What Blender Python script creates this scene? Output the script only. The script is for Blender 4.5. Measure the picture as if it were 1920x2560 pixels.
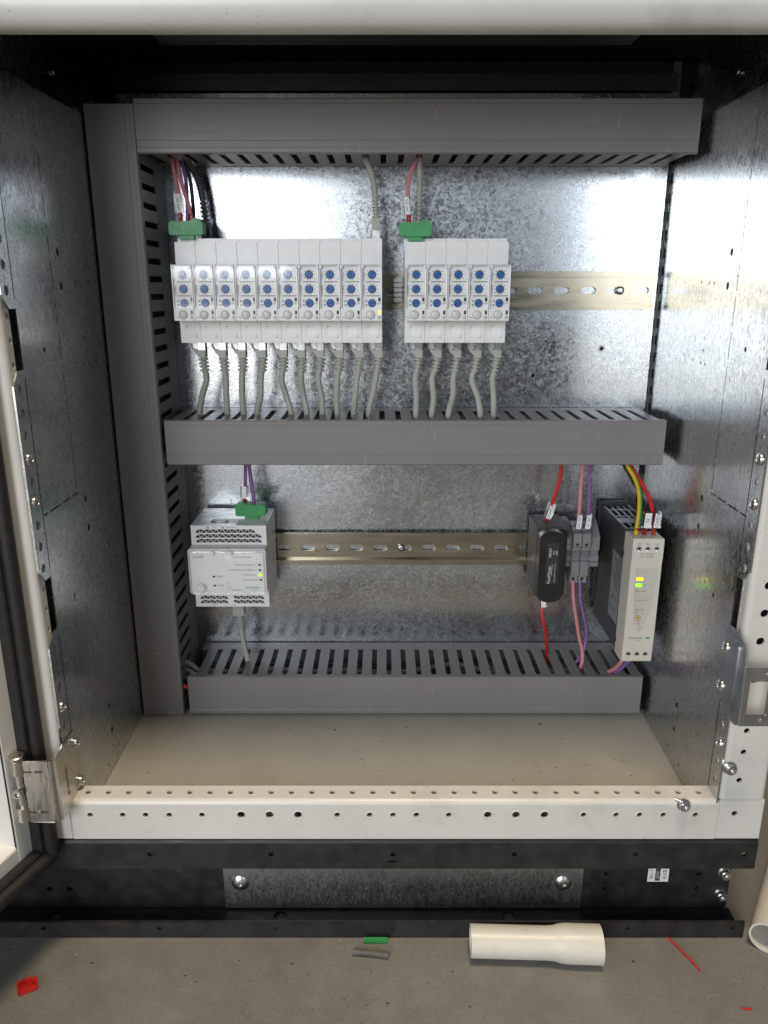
import bpy, bmesh, math, random
from mathutils import Vector, Matrix
from mathutils.geometry import tessellate_polygon, delaunay_2d_cdt
random.seed(4)
R = math.radians
S = bpy.context.scene
for o in list(bpy.data.objects): bpy.data.objects.remove(o)
C = S.collection
MM = 0.001

# ------------------------------------------------------------------ camera, world, lamps, exposure
cd = bpy.data.cameras.new('camera'); cam = bpy.data.objects.new('camera', cd); C.objects.link(cam)
cam.location = (0, -.766, .550); cam.rotation_euler = (R(90 - 16.5), 0, 0)
cd.sensor_fit = 'HORIZONTAL'; cd.sensor_width = 36; cd.lens = 36.06; cd.clip_start = .01; cd.clip_end = 100
S.camera = cam
w = bpy.data.worlds.new('World'); S.world = w; w.use_nodes = True
bg = w.node_tree.nodes['Background']; bg.inputs[0].default_value = (.86, .93, 1, 1); bg.inputs[1].default_value = .045

def area(name, loc, target, sx, sy, power, col):
    l = bpy.data.lights.new(name, 'AREA'); l.shape = 'RECTANGLE'; l.size = sx; l.size_y = sy; l.energy = power; l.color = col
    o = bpy.data.objects.new(name, l); C.objects.link(o); o.location = loc
    o.rotation_euler = (Vector(target) - Vector(loc)).to_track_quat('-Z', 'Y').to_euler()
    return o
area('daylight_window', (-1.20, -3.0, 1.38), (-1.20, 0, 1.38), 1.56, 1.60, 70, (.93, .97, 1))
area('daylight_ground', (-1.20, -3.0, .27), (-1.20, 0, .27), 1.2, .36, 8, (1, .96, .90))
area('daylight_door', (1.22, -3.0, 1.02), (1.22, 0, 1.02), .78, 1.1, 6.5, (.9, .96, 1))
area('ceiling_lamp', (.15, -.77, 3.0), (.05, -.40, 0), .60, .40, 52, (1, .81, .57))
S.view_settings.view_transform = 'Standard'; S.view_settings.look = 'None'
S.view_settings.exposure = 0; S.view_settings.gamma = 1
S.render.engine = 'CYCLES'; S.render.resolution_x = 768; S.render.resolution_y = 1024

# ------------------------------------------------------------------ materials
MATS = {}
def mat(name, col, rough=.5, metal=0, var=.12, vscale=40, bump=0, bscale=200, coat=0, emit=None, es=1, rvar=.08, stretch=(1, 1, 1), spec=.5, wear=0, wcol=(.5, .5, .5), wdir=(40, 40, 2), grime=0):
    m = bpy.data.materials.new(name); m.use_nodes = True; nt = m.node_tree; n = nt.nodes; l = nt.links
    b = n['Principled BSDF']; b.inputs['Metallic'].default_value = metal; b.inputs['Roughness'].default_value = rough
    b.inputs['Specular IOR Level'].default_value = spec
    b.inputs['Coat Weight'].default_value = coat
    tc = n.new('ShaderNodeTexCoord'); mp = n.new('ShaderNodeMapping'); mp.inputs['Scale'].default_value = stretch
    l.new(tc.outputs['Object'], mp.inputs[0])
    nz = n.new('ShaderNodeTexNoise'); nz.inputs['Scale'].default_value = vscale; nz.inputs['Detail'].default_value = 6
    l.new(mp.outputs[0], nz.inputs[0])
    mr = n.new('ShaderNodeMapRange'); mr.inputs[1].default_value = .3; mr.inputs[2].default_value = .7
    mr.inputs[3].default_value = 1 - var; mr.inputs[4].default_value = 1 + var
    l.new(nz.outputs[0], mr.inputs[0])
    mx = n.new('ShaderNodeMix'); mx.data_type = 'RGBA'; mx.blend_type = 'MULTIPLY'; mx.inputs[0].default_value = 1
    mx.inputs[6].default_value = (*col, 1); l.new(mr.outputs[0], mx.inputs[7]); l.new(mx.outputs[2], b.inputs['Base Color'])
    last = mx.outputs[2]
    if wear:      # sparse hairline scratches
        m3 = n.new('ShaderNodeMapping'); m3.inputs['Scale'].default_value = wdir; m3.inputs['Rotation'].default_value = (.12, .16, .1); l.new(tc.outputs['Object'], m3.inputs[0])
        n3 = n.new('ShaderNodeTexNoise'); n3.inputs['Scale'].default_value = 14; n3.inputs['Detail'].default_value = 2; l.new(m3.outputs[0], n3.inputs[0])
        n4 = n.new('ShaderNodeTexNoise'); n4.inputs['Scale'].default_value = 22; n4.inputs['Detail'].default_value = 2; l.new(tc.outputs['Object'], n4.inputs[0])
        r3 = n.new('ShaderNodeMapRange'); r3.inputs[1].default_value = .66; r3.inputs[2].default_value = .72; l.new(n3.outputs[0], r3.inputs[0])
        r4 = n.new('ShaderNodeMapRange'); r4.inputs[1].default_value = .52; r4.inputs[2].default_value = .62; r4.inputs[4].default_value = wear; l.new(n4.outputs[0], r4.inputs[0])
        mm = n.new('ShaderNodeMath'); mm.operation = 'MULTIPLY'; l.new(r3.outputs[0], mm.inputs[0]); l.new(r4.outputs[0], mm.inputs[1])
        x3 = n.new('ShaderNodeMix'); x3.data_type = 'RGBA'; l.new(mm.outputs[0], x3.inputs[0]); l.new(last, x3.inputs[6]); x3.inputs[7].default_value = (*wcol, 1); last = x3.outputs[2]
    if grime:     # smudges and small dirt specks
        n5 = n.new('ShaderNodeTexNoise'); n5.inputs['Scale'].default_value = 11; n5.inputs['Detail'].default_value = 8; n5.inputs['Roughness'].default_value = .7; l.new(tc.outputs['Object'], n5.inputs[0])
        r5 = n.new('ShaderNodeMapRange'); r5.inputs[1].default_value = .54; r5.inputs[2].default_value = .78; r5.inputs[4].default_value = grime; l.new(n5.outputs[0], r5.inputs[0])
        v5 = n.new('ShaderNodeTexVoronoi'); v5.inputs['Scale'].default_value = 120; l.new(tc.outputs['Object'], v5.inputs[0])
        r6 = n.new('ShaderNodeMapRange'); r6.inputs[1].default_value = .05; r6.inputs[2].default_value = .10; r6.inputs[3].default_value = grime; r6.inputs[4].default_value = 0; l.new(v5.outputs['Distance'], r6.inputs[0])
        mm = n.new('ShaderNodeMath'); mm.operation = 'MAXIMUM'; l.new(r5.outputs[0], mm.inputs[0]); l.new(r6.outputs[0], mm.inputs[1])
        x3 = n.new('ShaderNodeMix'); x3.data_type = 'RGBA'; l.new(mm.outputs[0], x3.inputs[0]); l.new(last, x3.inputs[6]); x3.inputs[7].default_value = (.16, .13, .09, 1); last = x3.outputs[2]
    l.new(last, b.inputs['Base Color'])
    rr = n.new('ShaderNodeMapRange'); rr.inputs[1].default_value = .3; rr.inputs[2].default_value = .7
    rr.inputs[3].default_value = max(.02, rough - rvar); rr.inputs[4].default_value = min(1, rough + rvar)
    l.new(nz.outputs[0], rr.inputs[0]); l.new(rr.outputs[0], b.inputs['Roughness'])
    if bump:
        nb = n.new('ShaderNodeTexNoise'); nb.inputs['Scale'].default_value = bscale; nb.inputs['Detail'].default_value = 3
        l.new(mp.outputs[0], nb.inputs[0])
        bp = n.new('ShaderNodeBump'); bp.inputs['Strength'].default_value = bump; bp.inputs['Distance'].default_value = .0006
        l.new(nb.outputs[0], bp.inputs['Height']); l.new(bp.outputs[0], b.inputs['Normal'])
    if emit:
        b.inputs['Emission Color'].default_value = (*emit, 1); b.inputs['Emission Strength'].default_value = es
    MATS[name] = m
    return m

def galv(name, col, rough, bump, spangle=330, worm=520, streak=(1, 1, 1), pit=.72, plo=.34, phi=.46):
    m = bpy.data.materials.new(name); m.use_nodes = True; nt = m.node_tree; n = nt.nodes; l = nt.links
    b = n['Principled BSDF']; b.inputs['Metallic'].default_value = 1
    tc = n.new('ShaderNodeTexCoord'); mp = n.new('ShaderNodeMapping'); mp.inputs['Scale'].default_value = streak
    l.new(tc.outputs['Object'], mp.inputs[0])
    nd = n.new('ShaderNodeTexNoise'); nd.inputs['Scale'].default_value = 260; nd.inputs['Detail'].default_value = 2
    l.new(mp.outputs[0], nd.inputs[0])
    ad = n.new('ShaderNodeMix'); ad.data_type = 'RGBA'; ad.blend_type = 'LINEAR_LIGHT'; ad.inputs[0].default_value = .006
    l.new(mp.outputs[0], ad.inputs[6]); l.new(nd.outputs[1], ad.inputs[7])
    vo = n.new('ShaderNodeTexVoronoi'); vo.inputs['Scale'].default_value = spangle; l.new(ad.outputs[2], vo.inputs[0])
    big = n.new('ShaderNodeTexNoise'); big.inputs['Scale'].default_value = 9; big.inputs['Detail'].default_value = 4; l.new(mp.outputs[0], big.inputs[0])
    sep = n.new('ShaderNodeSeparateColor'); l.new(vo.outputs['Color'], sep.inputs[0])
    # colour: spangle grains and broad cloudy patina
    a1 = n.new('ShaderNodeMapRange'); a1.inputs[3].default_value = .90; a1.inputs[4].default_value = 1.06; l.new(sep.outputs[0], a1.inputs[0])
    a2 = n.new('ShaderNodeMapRange'); a2.inputs[1].default_value = .3; a2.inputs[2].default_value = .7; a2.inputs[3].default_value = .86; a2.inputs[4].default_value = 1.1; l.new(big.outputs[0], a2.inputs[0])
    mu = n.new('ShaderNodeMath'); mu.operation = 'MULTIPLY'; l.new(a1.outputs[0], mu.inputs[0]); l.new(a2.outputs[0], mu.inputs[1])
    # dark pits
    pin = n.new('ShaderNodeTexNoise'); pin.inputs['Scale'].default_value = worm; pin.inputs['Detail'].default_value = 1.5; l.new(mp.outputs[0], pin.inputs[0])
    pr = n.new('ShaderNodeMapRange'); pr.inputs[1].default_value = plo; pr.inputs[2].default_value = phi; pr.inputs[3].default_value = pit; pr.inputs[4].default_value = 1; l.new(pin.outputs[0], pr.inputs[0])
    m2 = n.new('ShaderNodeMath'); m2.operation = 'MULTIPLY'; l.new(mu.outputs[0], m2.inputs[0]); l.new(pr.outputs[0], m2.inputs[1])
    mx = n.new('ShaderNodeMix'); mx.data_type = 'RGBA'; mx.blend_type = 'MULTIPLY'; mx.inputs[0].default_value = 1
    mx.inputs[6].default_value = (*col, 1); l.new(m2.outputs[0], mx.inputs[7]); l.new(mx.outputs[2], b.inputs['Base Color'])
    rr = n.new('ShaderNodeMapRange'); rr.inputs[3].default_value = rough - .07; rr.inputs[4].default_value = rough + .09; l.new(sep.outputs[1], rr.inputs[0])
    rb = n.new('ShaderNodeMapRange'); rb.inputs[1].default_value = .35; rb.inputs[2].default_value = .65; rb.inputs[3].default_value = -.02; rb.inputs[4].default_value = .05; l.new(big.outputs[0], rb.inputs[0])
    ra = n.new('ShaderNodeMath'); ra.operation = 'ADD'; l.new(rr.outputs[0], ra.inputs[0]); l.new(rb.outputs[0], ra.inputs[1]); l.new(ra.outputs[0], b.inputs['Roughness'])
    # relief
    s1 = n.new('ShaderNodeMath'); s1.operation = 'ADD'; l.new(pin.outputs[0], s1.inputs[0])
    s2 = n.new('ShaderNodeMath'); s2.operation = 'MULTIPLY'; s2.inputs[1].default_value = .25; l.new(sep.outputs[2], s2.inputs[0]); l.new(s2.outputs[0], s1.inputs[1])
    bp = n.new('ShaderNodeBump'); bp.inputs['Strength'].default_value = bump; bp.inputs['Distance'].default_value = .0004
    l.new(s1.outputs[0], bp.inputs['Height']); l.new(bp.outputs[0], b.inputs['Normal'])
    MATS[name] = m
galv('galv_plate', (.58, .615, .66), .22, .055, spangle=430, worm=640, pit=.86)
galv('galv_wall', (.62, .635, .64), .22, .03, spangle=420, worm=400, pit=.45, plo=.27, phi=.33, streak=(1, 1, .55))
galv('galv_small', (.40, .43, .43), .40, .12, spangle=700, worm=900, streak=(1, 1, .35))
mat('zinc_yellow', (.46, .425, .345), .20, 1, .10, 25, .05, 500, rvar=.06, stretch=(1, 8, 8))
mat('steel_bright', (.58, .58, .57), .30, 1, .08, 120, .02, 700)
mat('steel_brushed', (.58, .56, .53), .30, 1, .10, 90, .08, 900, stretch=(6, 6, 1))
mat('steel_blue', (.50, .52, .55), .34, 1, .10, 60, .05, 500)
mat('duct', (.215, .205, .203), .42, 0, .03, 60, .02, 900, stretch=(.3, 6, 6), rvar=.05, wear=.55, wcol=(.42, .41, .40), wdir=(30, 30, 3), grime=.12)
mat('duct_v', (.215, .205, .203), .42, 0, .03, 60, .02, 900, stretch=(6, 6, .3), rvar=.05, wear=.55, wcol=(.42, .41, .40), wdir=(3, 30, 30), grime=.12)
mat('white_frame', (.66, .645, .62), .32, 0, .04, 18, .10, 1100, rvar=.05, grime=.34)
mat('grey_floor', (.40, .385, .355), .42, 0, .07, 22, .08, 900, rvar=.08, grime=.3)
mat('door_white', (.80, .80, .79), .25, 0, .03, 12, .05, 900)
mat('rubber', (.018, .018, .019), .55, 0, .25, 160, .25, 700)
mat('plinth_black', (.018, .018, .020), .46, 0, .35, 70, .35, 1500, rvar=.12, wear=.4, wcol=(.09, .09, .09), wdir=(6, 30, 30), grime=.1)
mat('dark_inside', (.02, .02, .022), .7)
mat('module_white', (.79, .79, .79), .30, 0, .025, 60, .03, 1500)
mat('module_face', (.82, .82, .82), .42, 0, .025, 60)
mat('button', (.62, .62, .61), .28, 0, .03, 200)
mat('print_dark', (.05, .05, .055), .6)
mat('print_grey', (.22, .22, .23), .6)
mat('print_white', (.75, .75, .75), .6)
mat('print_green', (.02, .30, .08), .5)
mat('sticker', (.83, .83, .84), .5)
mat('blue_dial', (.03, .14, .42), .35, 0, .1, 300)
mat('blue_dark', (.012, .05, .22), .4)
mat('cable_grey', (.40, .395, .365), .42, 0, .06, 120, .04, 900)
mat('cable_dark', (.06, .06, .062), .5, 0, .1, 120)
mat('green_plug', (.045, .30, .10), .40, 0, .08, 150, .03, 900)
mat('wire_pink', (.62, .24, .28), .35, 0, .06, 200)
mat('wire_purple', (.24, .11, .33), .35, 0, .06, 200)
mat('wire_red', (.55, .025, .025), .33, 0, .06, 200)
mat('wire_yellow', (.68, .46, .02), .35, 0, .06, 200)
mat('wire_green', (.05, .25, .04), .4, 0, .06, 200)
mat('wire_black', (.015, .015, .015), .4, 0, .06, 200)
mat('ferrule', (.33, .008, .015), .3, 0, .1, 300)
mat('psu_cream', (.63, .585, .535), .40, 0, .03, 80, .03, 1500)
mat('psu_dark', (.055, .055, .062), .42, .35, .1, 60, .05, 1200)
mat('silver_label', (.33, .33, .34), .40, .4, .1, 200)
mat('fuse_base', (.075, .068, .062), .46, 0, .1, 60, .05, 1200)
mat('fuse_black', (.012, .012, .013), .38, 0, .1, 60, .04, 1200)
mat('fuse_label', (.028, .028, .030), .5)
mat('terminal', (.23, .235, .245), .40, 0, .06, 100, .03, 1200)
mat('led_off', (.03, .03, .03), .25)
mat('led_yellow', (.8, .55, .02), .4, emit=(1, .72, .01), es=1.3)
mat('led_green', (.2, .6, .05), .4, emit=(.30, .95, .03), es=1.4)
mat('led_lime', (.5, .8, .05), .4, emit=(.50, .90, .06), es=.7)
mat('pvc_cream', (.66, .64, .58), .38, 0, .06, 30, .05, 700, grime=.25, wear=.4, wcol=(.35, .3, .25))
mat('red_plastic', (.52, .018, .016), .35, 0, .2, 120, .1, 600)
mat('green_plastic', (.04, .30, .09), .45, 0, .1, 150)
mat('grey_rubber', (.10, .095, .085), .6, 0, .25, 200, .2, 900)
mat('dirt', (.035, .028, .022), .8)
mat('crumb', (.38, .36, .32), .8)

def concrete():
    m = bpy.data.materials.new('concrete'); m.use_nodes = True; nt = m.node_tree; n = nt.nodes; l = nt.links
    b = n['Principled BSDF']; tc = n.new('ShaderNodeTexCoord')
    def nz(s, d, r=.55):
        a = n.new('ShaderNodeTexNoise'); a.inputs['Scale'].default_value = s; a.inputs['Detail'].default_value = d; a.inputs['Roughness'].default_value = r
        l.new(tc.outputs['Object'], a.inputs[0]); return a
    big, mid, fine = nz(7, 5), nz(45, 6, .65), nz(420, 4, .7)
    r = n.new('ShaderNodeValToRGB'); e = r.color_ramp.elements
    e[0].position = .28; e[0].color = (.142, .138, .126, 1); e[1].position = .72; e[1].color = (.240, .234, .215, 1)
    k = n.new('ShaderNodeMix'); k.inputs[0].default_value = .45; l.new(big.outputs[0], k.inputs[2]); l.new(mid.outputs[0], k.inputs[3]); l.new(k.outputs[0], r.inputs[0])
    f = n.new('ShaderNodeMapRange'); f.inputs[1].default_value = .3; f.inputs[2].default_value = .7; f.inputs[3].default_value = .86; f.inputs[4].default_value = 1.12; l.new(fine.outputs[0], f.inputs[0])
    # dark specks and small stains
    v = n.new('ShaderNodeTexVoronoi'); v.inputs['Scale'].default_value = 75; l.new(tc.outputs['Object'], v.inputs[0])
    vr = n.new('ShaderNodeMapRange'); vr.inputs[1].default_value = .03; vr.inputs[2].default_value = .10; vr.inputs[3].default_value = .55; vr.inputs[4].default_value = 1; l.new(v.outputs['Distance'], vr.inputs[0])
    m1 = n.new('ShaderNodeMath'); m1.operation = 'MULTIPLY'; l.new(f.outputs[0], m1.inputs[0]); l.new(vr.outputs[0], m1.inputs[1])
    mx = n.new('ShaderNodeMix'); mx.data_type = 'RGBA'; mx.blend_type = 'MULTIPLY'; mx.inputs[0].default_value = 1
    l.new(r.outputs[0], mx.inputs[6]); l.new(m1.outputs[0], mx.inputs[7]); l.new(mx.outputs[2], b.inputs['Base Color'])
    rr = n.new('ShaderNodeMapRange'); rr.inputs[3].default_value = .38; rr.inputs[4].default_value = .62; l.new(mid.outputs[0], rr.inputs[0]); l.new(rr.outputs[0], b.inputs['Roughness'])
    bp = n.new('ShaderNodeBump'); bp.inputs['Strength'].default_value = .25; bp.inputs['Distance'].default_value = .0008; l.new(fine.outputs[0], bp.inputs['Height']); l.new(bp.outputs[0], b.inputs['Normal'])
    MATS['concrete'] = m
concrete()
def clear(name, rough, tint=(1, 1, 1)):
    m = bpy.data.materials.new(name); m.use_nodes = True; nt = m.node_tree; n = nt.nodes; l = nt.links
    for x in list(n): n.remove(x)
    out = n.new('ShaderNodeOutputMaterial'); t = n.new('ShaderNodeBsdfTransparent'); t.inputs[0].default_value = (*tint, 1)
    g = n.new('ShaderNodeBsdfGlossy'); g.inputs['Roughness'].default_value = rough
    f = n.new('ShaderNodeFresnel'); f.inputs[0].default_value = 1.5; mx = n.new('ShaderNodeMixShader')
    l.new(f.outputs[0], mx.inputs[0]); l.new(t.outputs[0], mx.inputs[1]); l.new(g.outputs[0], mx.inputs[2]); l.new(mx.outputs[0], out.inputs[0])
    MATS[name] = m
clear('clear_plastic', .06, (1, 1, 1))
clear('sleeve_clear', .12, (.88, .88, .88))

# ------------------------------------------------------------------ mesh builder (all numbers in millimetres)
def circ(cx, cy, r, n=14, ry=None, a0=0): 
    ry = r if ry is None else ry
    return [(cx + r * math.cos(a0 + 2 * math.pi * i / n), cy + ry * math.sin(a0 + 2 * math.pi * i / n)) for i in range(n)]
def rect(x0, x1, y0, y1): return [(x0, y0), (x1, y0), (x1, y1), (x0, y1)]
def rrect(x0, x1, y0, y1, r, n=4):
    p = []
    for cx, cy, a in ((x1 - r, y1 - r, 0), (x0 + r, y1 - r, 90), (x0 + r, y0 + r, 180), (x1 - r, y0 + r, 270)):
        for i in range(n + 1):
            t = R(a + 90 * i / n); p.append((cx + r * math.cos(t), cy + r * math.sin(t)))
    return p
def slot(cx, cy, l, wd, vertical=False, n=5):
    p = []
    for sgn in (1, -1):
        for i in range(n + 1):
            t = R(-90 + 180 * i / n); a = sgn * ((l - wd) / 2 + wd / 2 * math.cos(t)); b = sgn * wd / 2 * math.sin(t)
            p.append((cx + b, cy - a) if vertical else (cx + a, cy + b))
    return p
def line(x0, y0, x1, y1, t):
    dx, dy = x1 - x0, y1 - y0; L = math.hypot(dx, dy); nx, ny = -dy / L * t / 2, dx / L * t / 2
    return [(x0 + nx, y0 + ny), (x0 - nx, y0 - ny), (x1 - nx, y1 - ny), (x1 + nx, y1 + ny)]
FONT = {}
def text_geo(s):
    if s not in FONT:
        c = bpy.data.curves.new('t', 'FONT'); c.body = s; c.size = 1; c.resolution_u = 2; c.align_x = 'CENTER'; c.align_y = 'CENTER'
        o = bpy.data.objects.new('t', c); C.objects.link(o)
        me = o.to_mesh(); FONT[s] = ([v.co.copy() for v in me.vertices], [tuple(p.vertices) for p in me.polygons])
        o.to_mesh_clear(); bpy.data.objects.remove(o); bpy.data.curves.remove(c)
    return FONT[s]

def inside(p, poly):
    c = False; j = len(poly) - 1
    for i in range(len(poly)):
        (xi, yi), (xj, yj) = poly[i], poly[j]
        if (yi > p[1]) != (yj > p[1]) and p[0] < (xj - xi) * (p[1] - yi) / (yj - yi) + xi: c = not c
        j = i
    return c
def cdt(loops):
    flat = [Vector(p) for lp in loops for p in lp]; ed = []; o = 0
    for lp in loops:
        n = len(lp); ed += [(o + i, o + (i + 1) % n) for i in range(n)]; o += n
    vs, _, fs, ov, _, _ = delaunay_2d_cdt(flat, ed, [], 1, 1e-7)
    mp = [v[0] if v else -1 for v in ov]
    bb = [(min(p[0] for p in h), max(p[0] for p in h), min(p[1] for p in h), max(p[1] for p in h), h) for h in loops[1:]]
    out = []
    for f in fs:
        c = (sum(vs[i][0] for i in f) / len(f), sum(vs[i][1] for i in f) / len(f))
        if not inside(c, loops[0]): continue
        if any(b[0] <= c[0] <= b[1] and b[2] <= c[1] <= b[3] and inside(c, b[4]) for b in bb): continue
        out.append(tuple(mp[i] for i in f))
    return [t for t in out if -1 not in t]
class MB:
    def __init__(self): self.v = []; self.f = []
    def add(self, vs, fs):
        o = len(self.v); self.v += [tuple(p) for p in vs]; self.f += [tuple(i + o for i in f) for f in fs]; return self
    def box(self, x0, x1, y0, y1, z0, z1):
        vs = [(x, y, z) for z in (z0, z1) for y in (y0, y1) for x in (x0, x1)]
        return self.add(vs, [(0, 2, 3, 1), (4, 5, 7, 6), (0, 1, 5, 4), (2, 6, 7, 3), (0, 4, 6, 2), (1, 3, 7, 5)])
    def plate(self, outer, holes, axis, a, b):
        """polygon with holes extruded from a to b along axis; 2D = (x,z) for Y, (y,z) for X, (x,y) for Z"""
        def p3(p, t): return (p[0], t, p[1]) if axis == 'Y' else ((t, p[0], p[1]) if axis == 'X' else (p[0], p[1], t))
        loops = [outer] + list(holes)
        if holes: tri = cdt(loops)
        elif len(outer) > 4: tri = tessellate_polygon([[Vector((p[0], p[1], 0)) for p in outer]])
        else: tri = [tuple(range(len(outer)))]
        flat = [p for lp in loops for p in lp]; n = len(flat)
        vs = [p3(p, a) for p in flat] + [p3(p, b) for p in flat]
        fs = [tuple(t) for t in tri] + [tuple(i + n for i in reversed(t)) for t in tri]
        o = 0
        for lp in loops:
            m = len(lp)
            for i in range(m):
                j = (i + 1) % m; fs.append((o + i, o + j, o + j + n, o + i + n))
            o += m
        return self.add(vs, fs)
    def tube(self, pts, r, n=10, caps=True, smooth=6):
        P = [Vector(p) for p in pts]
        if smooth and len(P) > 2:
            Q = []
            for i in range(len(P) - 1):
                p0 = P[max(i - 1, 0)]; p1 = P[i]; p2 = P[i + 1]; p3 = P[min(i + 2, len(P) - 1)]
                for k in range(smooth):
                    t = k / smooth
                    Q.append(.5 * ((2 * p1) + (p2 - p0) * t + (2 * p0 - 5 * p1 + 4 * p2 - p3) * t * t + (3 * p1 - p0 - 3 * p2 + p3) * t ** 3))
            Q.append(P[-1]); P = Q
        rr = r if callable(r) else (lambda t: r)
        vs = []; fs = []; up = None
        for i, p in enumerate(P):
            d = (P[min(i + 1, len(P) - 1)] - P[max(i - 1, 0)]).normalized()
            if up is None: up = d.orthogonal().normalized()
            up = (up - d * up.dot(d)).normalized(); s = d.cross(up); q = rr(i / (len(P) - 1))
            for k in range(n):
                a = 2 * math.pi * k / n; vs.append(p + (up * math.cos(a) + s * math.sin(a)) * q)
        for i in range(len(P) - 1):
            for k in range(n):
                fs.append((i * n + k, i * n + (k + 1) % n, (i + 1) * n + (k + 1) % n, (i + 1) * n + k))
        if caps: fs += [tuple(reversed(range(n))), tuple(range((len(P) - 1) * n, len(P) * n))]
        return self.add(vs, fs)
    def lathe(self, prof, c, axis='Y', n=18, sgn=-1, cap=True):
        """profile (radius, height along axis*sgn from c)"""
        vs = []; fs = []
        for r, h in prof:
            for k in range(n):
                a = 2 * math.pi * k / n; x, y = r * math.cos(a), r * math.sin(a); h2 = sgn * h
                vs.append((c[0] + x, c[1] + h2, c[2] + y) if axis == 'Y' else ((c[0] + h2, c[1] + x, c[2] + y) if axis == 'X' else (c[0] + x, c[1] + y, c[2] + h2)))
        m = len(prof)
        for i in range(m - 1):
            for k in range(n): fs.append((i * n + k, i * n + (k + 1) % n, (i + 1) * n + (k + 1) % n, (i + 1) * n + k))
        if cap and prof[0][0] > .01: fs.append(tuple(reversed(range(n))))
        if cap and prof[-1][0] > .01: fs.append(tuple(range((m - 1) * n, m * n)))
        return self.add(vs, fs)
    def text(self, s, size, M):
        vs, fs = text_geo(s); return self.add([M @ (v * size) for v in vs], fs)
    def xf(self, M): self.v = [tuple(M @ Vector(p)) for p in self.v]; return self
    def build(self, name, material, parent=None, bevel=0, seg=2, base=None, angle=32, dedupe=True):
        me = bpy.data.meshes.new(name)
        b0 = Vector(base) if base is not None else (Vector(parent['_b']) if parent is not None else Vector((0, 0, 0)))
        me.from_pydata([((p[0] - b0.x) * MM, (p[1] - b0.y) * MM, (p[2] - b0.z) * MM) for p in self.v], [], self.f)
        bm = bmesh.new(); bm.from_mesh(me)
        if dedupe: bmesh.ops.remove_doubles(bm, verts=bm.verts, dist=2e-6)
        bmesh.ops.recalc_face_normals(bm, faces=bm.faces)
        if bevel:
            es = [e for e in bm.edges if len(e.link_faces) == 2 and e.calc_face_angle(0) > .5]
            bmesh.ops.bevel(bm, geom=es, offset=bevel * MM, segments=seg, affect='EDGES', clamp_overlap=True)
        bm.to_mesh(me); bm.free()
        me.materials.append(MATS[material])
        for p in me.polygons: p.use_smooth = True
        me.set_sharp_from_angle(angle=R(angle))
        o = bpy.data.objects.new(name, me); C.objects.link(o)
        if parent is not None:
            o.parent = parent
            pb = Vector(parent['_b']); o.location = (b0 - pb) * MM
            o['_b'] = tuple(b0)
        else:
            o.location = b0 * MM; o['_b'] = tuple(b0)
        return o
def tag(o, label=None, cat=None, group=None, kind=None):
    if label: o['label'] = label
    if cat: o['category'] = cat
    if group: o['group'] = group
    if kind: o['kind'] = kind
    return o
def thing(name, base, label, cat, group=None):
    o = bpy.data.objects.new(name, None); C.objects.link(o); o.location = Vector(base) * MM; o['_b'] = tuple(base); o.empty_display_size = .01
    return tag(o, label, cat, group)
def copy_tree(o, parent=None, dx=(0, 0, 0)):
    c = o.copy(); C.objects.link(c); c.parent = parent
    if parent is None: c.location = Vector(o.location) + Vector(dx) * MM; c['_b'] = tuple(Vector(o['_b']) + Vector(dx))
    for ch in o.children: copy_tree(ch, c)
    return c
def TY(x, y, z, rot=0):   # text facing -Y
    return Matrix.Translation((x, y, z)) @ Matrix.Rotation(R(90), 4, 'X') @ Matrix.Rotation(R(rot), 4, 'Z')

# ================================================================== the setting
ZF = 33.5          # concrete floor
YF = -258          # cabinet front
LW = -243.5        # left wall
def RW(y): return 264 + .024 * y     # right wall
fl = MB().add([(-9000, -9000, ZF), (9000, -9000, ZF), (9000, 9000, ZF), (-9000, 9000, ZF)], [(0, 1, 2, 3)]).build('concrete_floor', 'concrete')
tag(fl, 'worn brown grey concrete floor', kind='structure')

# ================================================================== cabinet
cab = thing('switch_cabinet', (8, -130, 131), 'open white steel switch cabinet with galvanized interior', 'cabinet')
# --- mounting plate
H = [circ(212.4, 489.7, 1.9, 12), circ(146.7, 463.4, 1.9, 12)]
mp_ = MB().plate(rect(-240, 260.5, 134, 713.5), H, 'Y', 0, 2).build('mounting_plate', 'galv_plate', cab)
for x, z in ((212.4, 489.7), (146.7, 463.4)):
    MB().lathe([(1.9, 0), (2.6, .1), (2.9, .5), (2.3, .9), (1.9, .9), (1.9, -1)], (x, 0, z), n=14, cap=False).build('drilled_burr', 'steel_bright', mp_)
# edge strip beside the plate with its punched slots, and back panel
sp = [rect(260.8, 263.6, 120 + i * 16.2, 129 + i * 16.2) for i in range(36)]
MB().plate(rect(259, 266, 110, 740), sp, 'Y', 5, 6.5).build('slotted_edge', 'galv_small', cab)
MB().box(-286, 300, 14, 17, 100, 760).build('back_panel', 'dark_inside', cab)  # unseen shell panel, coloured dark to stop light leaks
MB().box(-240, 262, -2, 3, 715.5, 729.5).build('upper_cross_bar', 'psu_dark', cab, bevel=.6)
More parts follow.
